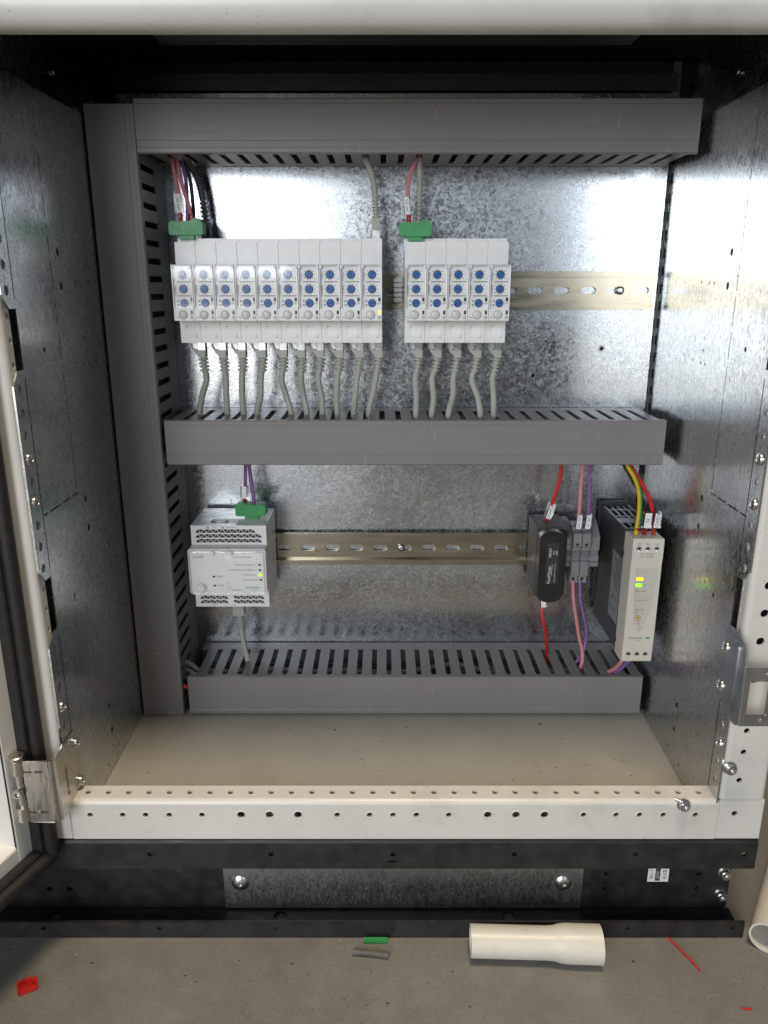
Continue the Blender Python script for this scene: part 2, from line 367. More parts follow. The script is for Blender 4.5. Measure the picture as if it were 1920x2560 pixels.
# --- side walls
GR = [180.4 + 15.9 * i for i in range(34)]
def wall_holes(side):
    h = []
    for z in (573, 548.7, 382, 357.8, 191.5, 167.5): h.append(circ(-159 if side > 0 else -161, z, 2.4, 12, 3.1))
    for y, z in ((-105, 551.5), (-123, 551), (-132, 550.8), (-125, 508), (-125, 498), (-105, 488.7), (-123, 488), (-132.5, 487.6), (-105, 312), (-123, 311), (-132, 310.5), (-125, 345), (-125, 333), (-98, 370), (-108, 366), (-100, 195), (-100, 182), (-148, 144), (-178, 143)):
        h.append(circ(y, z, 1.15, 8, 1.4))
    for z in (505, 315): h.append(circ(-204, z, 1.7, 10, 2.0))
    z = 667
    while z > 400:
        h.append(rect(-176.6, -175.5, z - 21, z)); z -= 25.2
    h.append(rect(-176.6, -175.5, 392.2, z - 1))
    for a, b in ((-238.6, -231), (-227.5, -208), (-204, -189), (-186, -177.2)): h.append(rect(a, b, 390.4, 391.6))
    return h
tabs = [(150, 304.5), (345.5, 494.5), (534.5, 672)]
def outline():
    p = [(0, 132.4), (-238, 132.4), (-246, 137)]
    first = True
    for a, b in tabs:
        if first: p += [(-257.6, 150)]; first = False
        else: p += [(-240, a), (-249, a), (-257.6, a + 9)]
        p += [(-257.6, b - 9), (-249, b), (-240, b)]
    p += [(-240, 681), (0, 681)]
    return p
for side in (-1, 1):
    h = wall_holes(side)
    for z in GR:
        for a, b in tabs:
            if a + 6 < z < b - 6 and not (side > 0 and 240 < z < 303): h.append(circ(-250, z, 3.2, 14, 3.3))
    for a, b in tabs:
        h.append(rect(-240.6, -239.4, a + 6, b - 6))
    x = LW if side < 0 else 264
    m = MB().plate(outline(), h, 'X', x - 1.4 if side < 0 else x, x if side < 0 else x + 1.4)
    m.v = [((p[0] if side < 0 else p[0] + .024 * p[1]), p[1], p[2]) for p in m.v]
    sw = m.build('side_panel', 'galv_wall', cab)
    sw['label'] = 'galvanized left side panel' if side < 0 else 'galvanized right side panel'
    # upper fold of the wall and gland plate strip under the roof
    u = MB(); xx = (lambda y: LW) if side < 0 else RW
    ox = -10 if side < 0 else 10
    u.add([(xx(0), 0, 681), (xx(-240), -240, 681), (xx(-240) + ox, -240, 716), (xx(0) + ox, 0, 716)], [(0, 1, 2, 3)])
    u.add([(xx(0) + ox, 0, 716), (xx(-240) + ox, -240, 716), (xx(-240) + ox, -240, 742), (xx(0) + ox, 0, 742)], [(0, 1, 2, 3)])
    u.build('upper_fold', 'galv_wall', cab)
    for z in ((244, 404, 434.8) if side < 0 else (212.2, 403, 434.8)):
        X = LW if side < 0 else RW(-250)
        sc = MB().lathe([(4.4, 0), (4.4, .7), (3.9, 1.6), (2.6, 2.3), (1.7, 2.45), (1.4, 1.5), (0, 1.5)], (X, -250, z), 'X', 16, -side).build('screw', 'steel_bright', sw)
    for y, z in ((-214, 700), (-118, 703), (-120, 688)):
        MB().lathe([(2.2, 0), (2.0, .8), (0, 1.2)], (xx(y) + ox * .5, y, z), 'X', 10, -side).build('rivet', 'steel_bright', sw)
# post inner faces (behind the tabs), posts
for side in (-1, 1):
    x0 = LW - 1.8 if side < 0 else RW(-250) + 1.6
    x1 = -279 if side < 0 else 295.3
    m = MB()
    zs = [z for z in GR if z < 690]
    m.plate(rect(-254, -247, 167.5, 694), [circ(-250, z, 1.9, 10, 2.4) for z in zs], 'X', x0, x0 - side * -1.5)
    r = 4
    xa, xb = (x0 + 4, x1 - r) if side > 0 else (x1 + r, x0 - 4)
    hz = [(154.1, 1), (184.5, 1), (209.4, 1), (227.7, 1), (270.6, 1.35), (301.5, 1.35), (323.5, 1.35), (344.9, 1.35)] + [(345 + 22 * i, 1.0) for i in range(1, 16)]
    hx = 273 if side > 0 else -263
    m.plate(rect(xa, xb, 167.5, 694), [circ(hx, z, 2.35 * k, 14) for z, k in hz if z > 170], 'Y', YF, YF + 2)
    for cx, sg in ((xa, -1), (xb, 1)):
        for i in range(6):
            a0, a1 = R(15 * i), R(15 * (i + 1))
            q = [(cx + sg * r * math.sin(a), YF + r - r * math.cos(a)) for a in (a0, a1)]
            m.add([(q[0][0], q[0][1], 167.5), (q[1][0], q[1][1], 167.5), (q[1][0], q[1][1], 694), (q[0][0], q[0][1], 694)], [(0, 1, 2, 3)])
    po = m.build('post', 'white_frame', cab); po['label'] = 'left front post' if side < 0 else 'right front post'
    MB().box(min(x1, x1 - side * 2), max(x1, x1 - side * 2), -254, 14, 131, 742).build('outer_panel', 'white_frame', cab)
    # dark sheet that paints in the shaded hollow behind the post
    MB().box(*((x1 + 3, x0 - 6) if side < 0 else (x0 + 6, x1 - 3)), -242, -240, 140, 740).build('post_shade_sheet', 'dark_inside', cab)
    # corner block of the frame
    a, b = (260.6, 295.3) if side > 0 else (-279, -244.6)
    cb = MB().plate(rect(a, b, 131, 167), [circ(273.4 if side > 0 else -257, 154.1, 2.4, 14)], 'Y', YF, YF + 2.5)
    cb.box(a, b, -254, -239, 165, 167)
    cbo = cb.build('corner_block', 'white_frame', cab, bevel=.5)
    MB().tube([(273.4 + 2 * math.cos(t * .9), YF + .8 + t * .1, 154.1 + 2 * math.sin(t * .9)) if side > 0 else (-257 + 2 * math.cos(t * .9), YF + .8 + t * .1, 154.1 + 2 * math.sin(t * .9)) for t in range(0, 20)], .3, 5, smooth=0).build('thread', 'steel_bright', cbo)
# --- bottom rail
fh = [(-229.1, 1), (-203.8, 1), (-185.8, 1), (-167.4, 1), (-141.9, 1), (-111.4, 1.4), (-89.2, 1.4), (-67, 1.4), (-36.5, 1), (-11.2, 1), (7, 1), (25.3, 1), (50.5, 1), (81, 1.4), (103, 1.4), (125.2, 1.4), (155.7, 1), (181, 1), (199.4, 1), (217.8, 1), (242.9, 1)]
m = MB(); m.plate(rect(-244.2, 260.2, 131, 162), [circ(x, 153.2, 2.15 * k, 14) for x, k in fh], 'Y', YF, YF + 2)
m.plate(rect(-244.2, 260.2, -254, -239), [circ(-233.1 + 16.03 * i, -247.2, 2.3, 14) for i in range(31)], 'Z', 164, 166)
for i in range(6):
    a0, a1 = R(15 * i), R(15 * (i + 1))
    q = [(YF + 4 - 4 * math.cos(a), 162 + 4 * math.sin(a)) for a in (a0, a1)]
    m.add([(-244.2, q[0][0], q[0][1]), (260.2, q[0][0], q[0][1]), (260.2, q[1][0], q[1][1]), (-244.2, q[1][0], q[1][1])], [(0, 1, 2, 3)])
m.box(-244.2, 260.2, -240.6, -239, 133, 164)
br = m.build('bottom_rail', 'white_frame', cab); br['label'] = 'white perforated bottom rail of the frame'
for x, k in fh:
    MB().lathe([(2.15 * k, .05), (2.15 * k + .5, .25), (2.15 * k + .9, 0)], (x, YF, 153.2), n=16, cap=False).build('hole_rim', 'white_frame', br)
MB().box(-244, 260, -252, -244, 140, 142).build('rail_dark_strip', 'dark_inside', br)  # thin dark strip inside the hollow rail
def hexbolt(c, parent, rad=4.6, d=-1):
    b = MB().lathe([(rad + 1.1, 0), (rad + 1.1, .8), (rad, .8), (rad, 4.2), (rad - .6, 4.8), (2.4, 4.8), (2.2, 3.0), (0, 3.0)], c, 'Y', 20).build('bolt', 'steel_bright', parent)
hexbolt((232.3, YF, 163.0), br, 4.0)
MB().tube([(226, YF + 2, 166.6), (231, YF - 1.5, 166.2)], .9, 8).build('bolt_tip', 'steel_bright', br)
hexbolt((263.6, YF - .2, 196), po, 4.2)
# --- top rail
TR = 13
m = MB(); m.box(-279, 295, YF + TR, -240.3, 694, 696)
for i in range(12):
    a0, a1 = R(7.5 * i), R(7.5 * (i + 1)); q = [(YF + TR - TR * math.cos(a), 694 + TR - TR * math.sin(a)) for a in (a0, a1)]
    m.add([(-279, q[0][0], q[0][1]), (295, q[0][0], q[0][1]), (295, q[1][0], q[1][1]), (-279, q[1][0], q[1][1])], [(0, 1, 2, 3)])
m.box(-279, 295, YF, YF + 2, 694 + TR, 742); m.box(-279, 295, -242.3, -240.3, 696, 742)
tr = m.build('top_rail', 'white_frame', cab); tr['label'] = 'white rounded top rail of the frame'
MB().box(-280, 296, YF + 1, 17, 742, 745).build('roof_panel', 'dark_inside', cab)  # closes the shell above, dark colour put in against light leaks
MB().box(-180, 200, -238, -60, 736, 738).build('gland_plate', 'galv_small', cab)
# --- cabinet floor
MB().plate(rect(LW + .2, 262, -240, 10), [], 'Z', 128, 132).build('floor_panel', 'grey_floor', cab)
# --- door with gasket
ddir = Vector((-.33, -.944, 0)).normalized(); dn = Vector((.944, -.33, 0)).normalized(); d0 = Vector((-264.5, -257.5, 0))
def DP(u, n, z): p = d0 + ddir * u + dn * n; return (p.x, p.y, z)
def dbox(mb, u0, u1, n0, n1, z0, z1):
    vs = [DP(u, n, z) for z in (z0, z1) for n in (n0, n1) for u in (u0, u1)]
    mb.add(vs, [(0, 2, 3, 1), (4, 5, 7, 6), (0, 1, 5, 4), (2, 6, 7, 3), (0, 4, 6, 2), (1, 3, 7, 5)])
m = MB(); dbox(m, 0, 568, -34, -31, 115, 760); dbox(m, 0, 2, -31, -5, 115, 760); dbox(m, 2, 568, -31, -5, 115, 117)
dbox(m, 0, 27, -5, -3, 115, 760); dbox(m, 27, 568, -5, -3, 115, 142)
dbox(m, 25.4, 27, -31, -5, 142, 760); dbox(m, 27, 568, -31, -5, 140.4, 142)
dr = m.build('door', 'door_white', cab, bevel=.7); dr['label'] = 'white door swung open at the left edge'
g = MB(); dbox(g, .6, 14, -3, 6, 118.4, 750); dbox(g, 14, 560, -3, 6, 118.4, 131)
gk = g.build('gasket', 'rubber', dr, bevel=1.2, seg=3)
MB().tube([DP(5.5, 8, 750), DP(5.5, 8, 124)], 5.2, 14).build('gasket_bulb', 'rubber', dr)
MB().tube([DP(6, 8, 123.5), DP(560, 8, 123.5)], 5.2, 14).build('gasket_bulb', 'rubber', dr)
# --- hinge
hg = MB(); hr = 5.0; HY = -281
side_p = [(HY + hr, 163), (-262, 160.6), (-229.5, 160.5), (-229.5, 166), (-238, 217), (HY + hr, 217)]
hg.plate(side_p, [], 'X', LW + .05, LW + 2.2)
for i in range(6):
    a0, a1 = R(15 * i), R(15 * (i + 1))
    q = [(LW + 2.2 - hr + hr * math.cos(a), HY + hr - hr * math.sin(a)) for a in (a0, a1)]
    qi = [(LW + 2.2 - hr + (hr - 2.1) * math.cos(a), HY + hr - (hr - 2.1) * math.sin(a)) for a in (a0, a1)]
    vs = [(*p, z) for z in (164.4, 217) for p in (q[0], q[1], qi[1], qi[0])]
    hg.add(vs, [(0, 1, 5, 4), (1, 2, 6, 5), (2, 3, 7, 6), (3, 0, 4, 7), (4, 5, 6, 7), (3, 2, 1, 0)])
hg.box(-264, LW + 2.2 - hr, HY, HY + 2, 164.4, 217)
hgo = hg.build('hinge', 'steel_brushed', cab, bevel=.3); hgo['label'] = 'lower left steel door hinge with pin'
px_, py_ = -268.2, -278.5
MB().lathe([(5.6, 0), (5.6, 12)], (px_, py_, 166), 'Z', 20, 1).build('knuckle', 'steel_brushed', hgo, bevel=.4)
MB().lathe([(5.6, 0), (5.6, 12)], (px_, py_, 205.5), 'Z', 20, 1).build('knuckle', 'steel_brushed', hgo, bevel=.4)
MB().lathe([(3.4, 0), (3.4, 30)], (px_, py_, 177), 'Z', 16, 1).build('pin', 'steel_bright', hgo)
MB().lathe([(5.8, 0), (6.0, .6), (6.0, 2.2), (5.2, 2.8), (0, 3.0)], (px_ - .5, py_, 218), 'Z', 22, 1).build('pin_cap', 'steel_brushed', hgo)
MB().lathe([(4.2, 0), (4.2, 3), (3.2, 4), (2.2, 4), (1.9, 2.4), (0, 2.4)], (px_ - .6, py_ - 2.5, 191), 'Y', 18).build('screw', 'steel_bright', hgo)
for z in (173.5, 208):
    MB().box(-271, -250, HY - .4, HY + .1, z - .3, z + .3).build('seam', 'dark_inside', hgo)
    MB().lathe([(1.3, 0), (1.2, .7), (0, .9)], (-256, HY, z + .2), 'Y', 12).build('dimple', 'steel_bright', hgo)
for z in (207, 173):
    MB().lathe([(5.6, 0), (5.6, .6), (4.2, .6), (3.9, 2.6), (2.2, 3.1), (1.9, 1.6), (0, 1.6)], (LW + 2.2, -242, z), 'X', 18, 1).build('screw', 'steel_bright', hgo)
st = MB().text('LØGSTRUP', 5.2, Matrix.Translation((LW + 2.35, -262, 187)) @ Matrix.Rotation(R(90), 4, 'Z') @ Matrix.Rotation(R(90), 4, 'X') @ Matrix.Rotation(R(-90), 4, 'Z') @ Matrix.Scale(1, 4))
st.build('stamped_lettering', 'print_dark', hgo, dedupe=False)
# --- latch striker on the right
XR = RW(-258) - 1.2
lp = [(-240, 303), (-246, 309), (-256, 309.5), (-272, 306), (-276, 301), (-276, 244), (-272, 241.5), (-267, 241), (-258, 246), (-240, 250)]
lt = MB().plate(lp, [], 'X', XR - 1.4, XR).build('striker_plate', 'steel_blue', cab, bevel=.35); lt['label'] = 'blue zinc striker plate on the right post'
MB().plate(slot(-264, 274, 54, 4.0, True), [], 'X', XR - 2.6, XR - 1.4).build('pressed_rib', 'steel_blue', lt, bevel=.7)
MB().plate([(XR - .6, 243.5), (XR + 21, 243.5), (XR + 25.5, 247), (XR + 26.5, 283), (XR + 24, 290), (XR - .6, 291)], [rect(XR + 3.5, XR + 17.5, 253, 279.5)], 'Y', -277, -275).build('striker_tab', 'steel_blue', lt, bevel=.3)
for x, z in ((XR + 15, 284.5), (XR + 15, 247.6)):
    MB().lathe([(1.9, 0), (1.7, .7), (0, 1.1)], (x, -277, z), 'Y', 12).build('rivet', 'steel_bright', lt)
for z in (290.7, 259):
    MB().lathe([(4.6, 0), (4.6, .7), (4.0, 1.8), (2.6, 2.6), (1.7, 2.7), (1.4, 1.6), (0, 1.6)], (XR - 1.4, -245, z), 'X', 18, -1).build('screw', 'steel_bright', lt)

# ================================================================== plinth
YW = -229
pl = thing('cabinet_plinth', (8, -240, ZF), 'black steel channel plinth under the cabinet', 'plinth')
m = MB()
m.plate(rect(-340, 295.6, 102.5, 126), [circ(x, 116.3, 2.3, 12) for x in (-185.7, -89.5, 7.2, 103.4, 199.8, 285.9)] + [rect(3, 11, 108.6, 110.2)], 'Y', YF, YF + 2.5)
for i in range(5):
    a0, a1 = R(18 * i), R(18 * (i + 1)); q = [(YF + 4 - 4 * math.cos(a), 126 + 4 * math.sin(a)) for a in (a0, a1)]
    m.add([(-340, q[0][0], q[0][1]), (295.6, q[0][0], q[0][1]), (295.6, q[1][0], q[1][1]), (-340, q[1][0], q[1][1])], [(0, 1, 2, 3)])
m.box(-340, 295.6, -254, YW + 2, 127.5, 130)
tl = m.build('upper_flange', 'plinth_black', pl, dedupe=True)
m = MB().plate(rect(-340, 293, 37, 127.4), [circ(x, 56, 2.5, 12) for x in (-287.7 + 3, -267.5)] + [circ(x, z, 2.2, 12) for x in (188, 266) for z in (72, 57)], 'Y', YW, YW + 2.5)
wb = m.build('web', 'plinth_black', pl)
m = MB().plate(rect(-340, 295.6, YF + 2.6, YW - .1), [circ(x, -238, 5.5, 18) for x in (-279.6, -88, 106)], 'Z', ZF + .3, ZF + 2.8); m.build('bottom_flange', 'plinth_black', pl)
m = MB().plate(rect(-340, 295.6, ZF + .3, 49.5), [circ(x, 43, 1.9, 12) for x in (-279.5, -184, -88, 8, 104, 199.8, 285.9)], 'Y', YF, YF + 2.5); m.build('bottom_lip', 'plinth_black', pl, bevel=.4)
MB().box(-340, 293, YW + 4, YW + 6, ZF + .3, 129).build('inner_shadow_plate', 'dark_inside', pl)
cp = MB().box(-135.5, 168, YW - 2, YW - .05, 38, 92).build('cover_plate', 'galv_small', pl, bevel=.3)
for x in (-121.6, 151.7):
    MB().lathe([(7.2, 0), (7.2, .6), (5.8, 1.7), (3.4, 2.5), (2.0, 2.6), (1.8, 1.4), (0, 1.4)], (x, YW - 2, 64.2), 'Y', 24).build('dome_bolt', 'steel_bright', cp)
for x, z in ((287.2, 73.4), (286.4, 51.4)):
    MB().lathe([(5.4, 0), (5.4, .8), (4.4, .8), (4.4, 5), (3.8, 5.6), (2.2, 5.6), (2, 4), (0, 4)], (x, YW, z), 'Y', 20).build('bolt', 'steel_bright', pl)
lb = MB().box(223.2, 240.8, YW - .35, YW - .05, 64, 79).build('paper_label', 'sticker', pl)
t = MB().text('0617', 5, TY(226.4, YW - .45, 71.5, 90)).text('AXB', 5, TY(237.4, YW - .45, 71.5, 90)); t.build('lettering', 'print_dark', lb, dedupe=False)
t = MB().box(229.4, 233.6, YW - .42, YW - .36, 65, 78).build('black_band', 'print_dark', lb)
MB().text('LOG', 3.6, TY(231.5, YW - .5, 71, 90)).build('lettering', 'print_white', lb, dedupe=False)

# ================================================================== cable ducts
def hduct(z0, x0, x1, label, up, slots):
    """horizontal slotted duct, 40 high and 80 deep; the slotted wall is the upper (up=True) or lower one"""
    z1 = z0 + 40; zf = z1 if up else z0
    t = thing('cable_duct', (x0, 0, z0), label, 'cable duct', 'grey slotted cable ducts')
    m = MB().box(x0, x1, -2, -.2, z0 + 1, z1 - 1)
    s = -1.6 if up else 1.6
    lo, hi = sorted((zf, zf + s)); m.box(x0, x1, -17, -2, lo + .3, hi - .3 + .3)
    zo = z0 if up else z1; lo2, hi2 = sorted((zo, zo - s)); m.box(x0, x1, -77, -2, lo2 + .3, hi2 - .3)
    ch = m.build('channel', 'duct', t, bevel=.2)
    # one finger, shared
    a, b = sorted((zf, zf + s)); a += .3; 
    fp = [(-4.9, -16.9), (4.9, -16.9), (4.9, -20), (4.9, -70.5), (6.1, -73.5), (6.1, -77.2), (-6.1, -77.2), (-6.1, -73.5), (-4.9, -70.5), (-4.9, -20)]
    first = None; x = slots
    while x + 7.5 < x1 - 1:
        cx = x + 7.5
        if first is None: first = MB().plate([(cx + p[0], p[1]) for p in fp], [], 'Z', a, b).build('finger', 'duct', t, bevel=.15, seg=1, base=(cx, -17, a)); f0 = cx
        else:
            c = first.copy(); C.objects.link(c); c.parent = t; c.location = Vector(first.location) + Vector(((cx - f0) * MM, 0, 0))
        x += 15
    pv = [(-80, z0 + 1.2), (-80, z1 - 1.2), (-79.2, z1 + .5), (-69.5, z1 + .5), (-69.5, z1 + .1), (-77.4, z1 + .1), (-77.4, z0 - .1), (-69.5, z0 - .1), (-69.5, z0 - .5), (-79.2, z0 - .5)]
    # cover profile: front face with two shallow steps and short side lips
    pv = [(-80, z0 + 4.2), (-80, z0 + 9), (-80.4, z0 + 9.4), (-80.4, z1 - 4), (-80, z1 - 3.6), (-80, z1 - .4), (-79.2, z1 + .5), (-74.5, z1 + .5), (-74.5, z1 + .1), (-77.4, z1 + .1), (-77.4, z0 - .1), (-74.5, z0 - .1), (-74.5, z0 - .5), (-79.2, z0 - .5), (-80.2, z0 + .4), (-80.2, z0 + 3.8)]
    MB().plate(pv, [], 'X', x0 + .3, x1 + .6).build('cover', 'duct', t, angle=20)
    return t
hduct(652.9, -201.6, 255.6, 'uppermost horizontal grey cable duct above the white modules', False, -165.4 - 30)
hduct(392, -198, 253.5, 'middle horizontal grey cable duct below the white modules', True, 28.3 - 15 * 15)
hduct(135.2, -195.6, 256.5, 'lowest horizontal grey cable duct standing on cabinet floor', True, -174.9 - 15)
# vertical duct
t = thing('cable_duct', (-222, 0, 133), 'tall vertical grey cable duct along the left wall', 'cable duct', 'grey slotted cable ducts')
vx0, vx1, vz0, vz1 = -242, -202.2, 132.6, 689
m = MB().box(vx0, vx1, -2, -.2, vz0, vz1).box(vx0 + .3, vx0 + 1.6, -77, -2, vz0, vz1).box(vx1 - 1.6, vx1 - .3, -31.5, -2, vz0, vz1)
m.build('channel', 'duct_v', t, bevel=.2)
fp = [(-31.4, -4.9), (-31.4, 4.9), (-70.5, 4.9), (-73.5, 6.1), (-77.2, 6.1), (-77.2, -6.1), (-73.5, -6.1), (-70.5, -4.9)]
first = None; z = 644.1 - 15 * 34 + 7.5
while z < 684:
    if first is None: first = MB().plate([(p[0], z + p[1]) for p in fp], [], 'X', vx1 - 1.6, vx1 - .3).build('finger', 'duct_v', t, bevel=.15, seg=1, base=(vx1, -31.5, z)); f0 = z
    else:
        c = first.copy(); C.objects.link(c); c.parent = t; c.location = Vector(first.location) + Vector((0, 0, (z - f0) * MM))
    z += 15
pv = [(vx0 - .4, -79.2), (vx0 + .4, -80), (vx1 - 7.6, -80), (vx1 - 7.2, -79.6), (vx1 - 3.6, -79.6), (vx1 - 3.2, -80), (vx1 - .4, -80), (vx1 + .5, -79.2), (vx1 + .5, -74.5), (vx1 + .1, -74.5), (vx1 + .1, -77.4), (vx0 - .1, -77.4), (vx0 - .1, -74.5), (vx0 - .4, -74.5)]
MB().plate(pv, [], 'Z', vz0 + .2, vz1).build('cover', 'duct_v', t, angle=20)

# ================================================================== DIN rails
def dinrail(zc, x0, x1, s0, label, screws):
    t = thing('mounting_rail', (x0, 0, zc), label, 'rail', 'yellow zinc mounting rails')
    hs = []
    s = s0
    while s > x0 + 9: s -= 25.25
    while s < x1 - 3:
        if s - 8 > x0: hs.append(slot(s, zc, 15, 6.2))
        s += 25.25
    m = MB().plate(rect(x0, x1, zc - 12.2, zc + 12.2), hs, 'Y', -2.8, -1.4)
    for sg in (1, -1):
        pr = [(-1.4, 12.2), (-1.4, 13.4), (-6.3, 13.4), (-6.3, 17.5), (-7.5, 17.5), (-7.5, 12.2)]
        m.plate([(y, zc + sg * z) for y, z in pr], [], 'X', x0, x1)
    rl = m.build('rail', 'zinc_yellow', t, bevel=.25)
    for x in screws:
        MB().lathe([(4.0, 0), (3.9, 1), (3.0, 2.1), (1.9, 2.6), (1.3, 2.6), (1.1, 1.4), (0, 1.4)], (x, -2.8, zc), 'Y', 18).build('screw', 'steel_bright', t)
    return t
dinrail(544.2, -190, 256.5, 144.3, 'upper yellow zinc mounting rail carrying the white modules', (224.9,))
dinrail(285, -186, 246, -104.8, 'lower yellow zinc mounting rail carrying the gateway', (17.7,))
# rail end clamp with ribs left of the second group
e = thing('end_clamp', (14, -6, 544), 'small white ribbed end clamp left of the five-module row', 'end clamp')
for i in range(5): MB().box(9.2, 17, -14, -7.6, 534 + i * 4.4, 537.6 + i * 4.4).build('rib', 'module_face', e, bevel=.4)
MB().box(11, 17, -9.5, -7.6, 533, 557).build('foot', 'module_face', e)
MB().lathe([(4.4, 0), (4.4, 1), (3.6, 1.2)], (6.5, -1.6, 543), 'Y', 18).build('screw', 'steel_bright', e)

# ================================================================== interface modules
M0 = (0, 0, 499.5)
mod = thing('interface_module', M0, '', 'module', 'white interface modules on the upper rail')
z0 = 499.5; W = 8.92
def Zm(v): return z0 + v
m = MB().plate([(-8, Zm(6)), (-12, Zm(0)), (-62, Zm(0)), (-62, Zm(85.5)), (-50, Zm(85.7)), (-50, Zm(89)), (-14, Zm(89)), (-8, Zm(80))], [], 'X', -W, W)
m.build('housing', 'module_white', mod, bevel=.35)
m = MB().box(-W + .05, W - .05, -78, -62.02, Zm(20), Zm(66.3)).build('front_block', 'module_face', mod, bevel=.4)
MB().box(-W + .05, W - .05, -80, -78.02, Zm(20), Zm(30.4)).build('button_panel', 'module_white', mod, bevel=.35)
cl = MB().box(-W + .25, W - .25, -80.6, -79.6, Zm(30.6), Zm(66.2))
clo = cl.build('clear_cover', 'clear_plastic', mod)
fr = MB().box(-W + .05, -W + 1.1, -80.2, -78.02, Zm(30.6), Zm(66.3)).box(W - 1.1, W - .05, -80.2, -78.02, Zm(30.6), Zm(66.3)).box(-W + 1.1, W - 1.1, -80.2, -78.02, Zm(65.2), Zm(66.3))
fr.build('cover_frame', 'module_white', mod, bevel=.2, seg=1)
for sx in (-1, 1): MB().box(sx * 7.6 - 1.1, sx * 7.6 + 1.1, -81.2, -79.7, Zm(63.2), Zm(66.0)).build('cover_clip', 'module_white', mod, bevel=.3)
YP = -78.12
pr = MB(); 
def pbox(mb, x0, x1, za, zb, y=YP): mb.add([(x0, y, Zm(za)), (x1, y, Zm(za)), (x1, y, Zm(zb)), (x0, y, Zm(zb))], [(0, 1, 2, 3)])
for z in (52.4, 40.8): pbox(pr, -4.8, 7.4, z - .3, z + .3)
for zc in (58.3, 46.4):
    for k in range(10):
        a = R(90 + 18 + 36 * k); c, s = math.cos(a), math.sin(a)
        p = line(c * 3.5, s * 3.5, c * 4.6, s * 4.8, .42); pr.add([(.3 + q[0], YP, Zm(zc + q[1])) for q in p], [(0, 1, 2, 3)])
        if abs(c) > .5: pr.text(str(k), 1.25, TY(.3 + c * 5.6, YP, Zm(zc + s * 5.3)))
pr.text('Modbus', 2.3, TY(-6.5, YP, Zm(57), 90)).text('LV434000', 2.3, TY(-6.5, YP, Zm(45.2), 90)).text('COM', 2.0, TY(5.6, YP, Zm(34.4)))
pr.text('x10', 1.2, TY(7, YP, Zm(54.6), 90)).text('x1', 1.2, TY(7, YP, Zm(43), 90))
for z in (36.6, 33.2):
    p = rrect(-5.4, -3.8, z - .7, z + .7, .2, 1); pr.plate([(q[0], Zm(q[1])) for q in p], [[(a, Zm(b)) for a, b in rect(-5.1, -4.1, z - .2, z + .35)]], 'Y', YP, YP + .05)
pr.text('Test', 1.9, TY(-6.2, -80.1, Zm(22.8)))
p = rrect(5.6, 7.6, 21.6, 24, .3, 1); pr.plate([(q[0], Zm(q[1])) for q in p], [[(a, Zm(b)) for a, b in rect(6, 7.2, 22, 23.6)]], 'Y', -80.1, -80.05)
pr.build('lettering', 'print_dark', mod, dedupe=False)
for z in (58.3, 46.4, 34.8):
    d = MB().lathe([(3.0, 0), (3.0, 1.0), (2.7, 1.25), (0, 1.25)], (.3, -78, Zm(z)), 'Y', 20).build('dial', 'blue_dial', mod, base=(.3, -78, Zm(z)))
    MB().lathe([(3.05, .02), (3.5, .02), (3.5, .3), (3.05, .3)], (.3, -78, Zm(z)), 'Y', 20, cap=False).build('dial_collar', 'print_dark', mod)
    a = MB().plate([(.3 - .45, Zm(z - 2.2)), (.3 + .45, Zm(z - 2.2)), (.3 + .45, Zm(z + .8)), (.3 + 1.0, Zm(z + .8)), (.3, Zm(z + 2.3)), (.3 - 1.0, Zm(z + .8)), (.3 - .45, Zm(z + .8))], [], 'Y', -79.4, -79.2)
    a.build('arrow', 'blue_dark', d)
MB().lathe([(3.5, .02), (3.5, .35), (3.3, .35), (3.3, .8), (2.6, 1.15), (1.4, 1.35), (0, 1.4)], (-.9, -80, Zm(25)), 'Y', 22).build('test_button', 'button', mod)
MB().lathe([(3.55, .02), (3.85, .02), (3.85, .12), (3.55, .12)], (-.9, -80, Zm(25)), 'Y', 22, cap=False).build('button_ring', 'print_grey', mod)
MB().box(5.7, 7.6, -78.3, -78.05, Zm(36.2), Zm(39.4)).build('indicator', 'led_off', mod)
led = MB().box(5.8, 7.5, -80.3, -80.02, Zm(25.4), Zm(28.6)).build('indicator', 'led_off', mod)
s = MB().box(-2.9, 4.9, -62.25, -62.02, Zm(5.6), Zm(13.6)).build('sticker', 'sticker', mod)
b = MB(); 
for q in (rect(-4.1, -1.5, 14.4, 14.7), rect(-4.1, -3.8, 12.2, 14.4), rect(3.6, 5.9, 4.5, 4.8), rect(5.6, 5.9, 4.8, 7.4)): pbox(b, q[0][0], q[1][0], q[0][1], q[2][1], -62.14)
b.build('corner_marks', 'print_grey', mod, dedupe=False)
ANG = [(0, 35, -70), (0, -60, -70), (10, 30, -70), (0, 40, -70), (0, 0, -70), (0, -40, 110), (0, 115, 110), (0, 70, 110), (0, 30, 110), (-40, 0, 110),
       (-45, -40, 110), (-45, 110, 110), (-45, 75, 110), (-45, 40, 110), (-45, 0, 110)]
ordw = ['first', 'second', 'third', 'fourth', 'fifth', 'sixth', 'seventh', 'eighth', 'ninth', 'tenth']
XM = [-172.6 + 18 * i for i in range(10)] + [27.3 + 18 * i for i in range(5)]
mods = []
for i, x in enumerate(XM):
    o = mod if i == 0 else copy_tree(mod)
    mods.append(o)
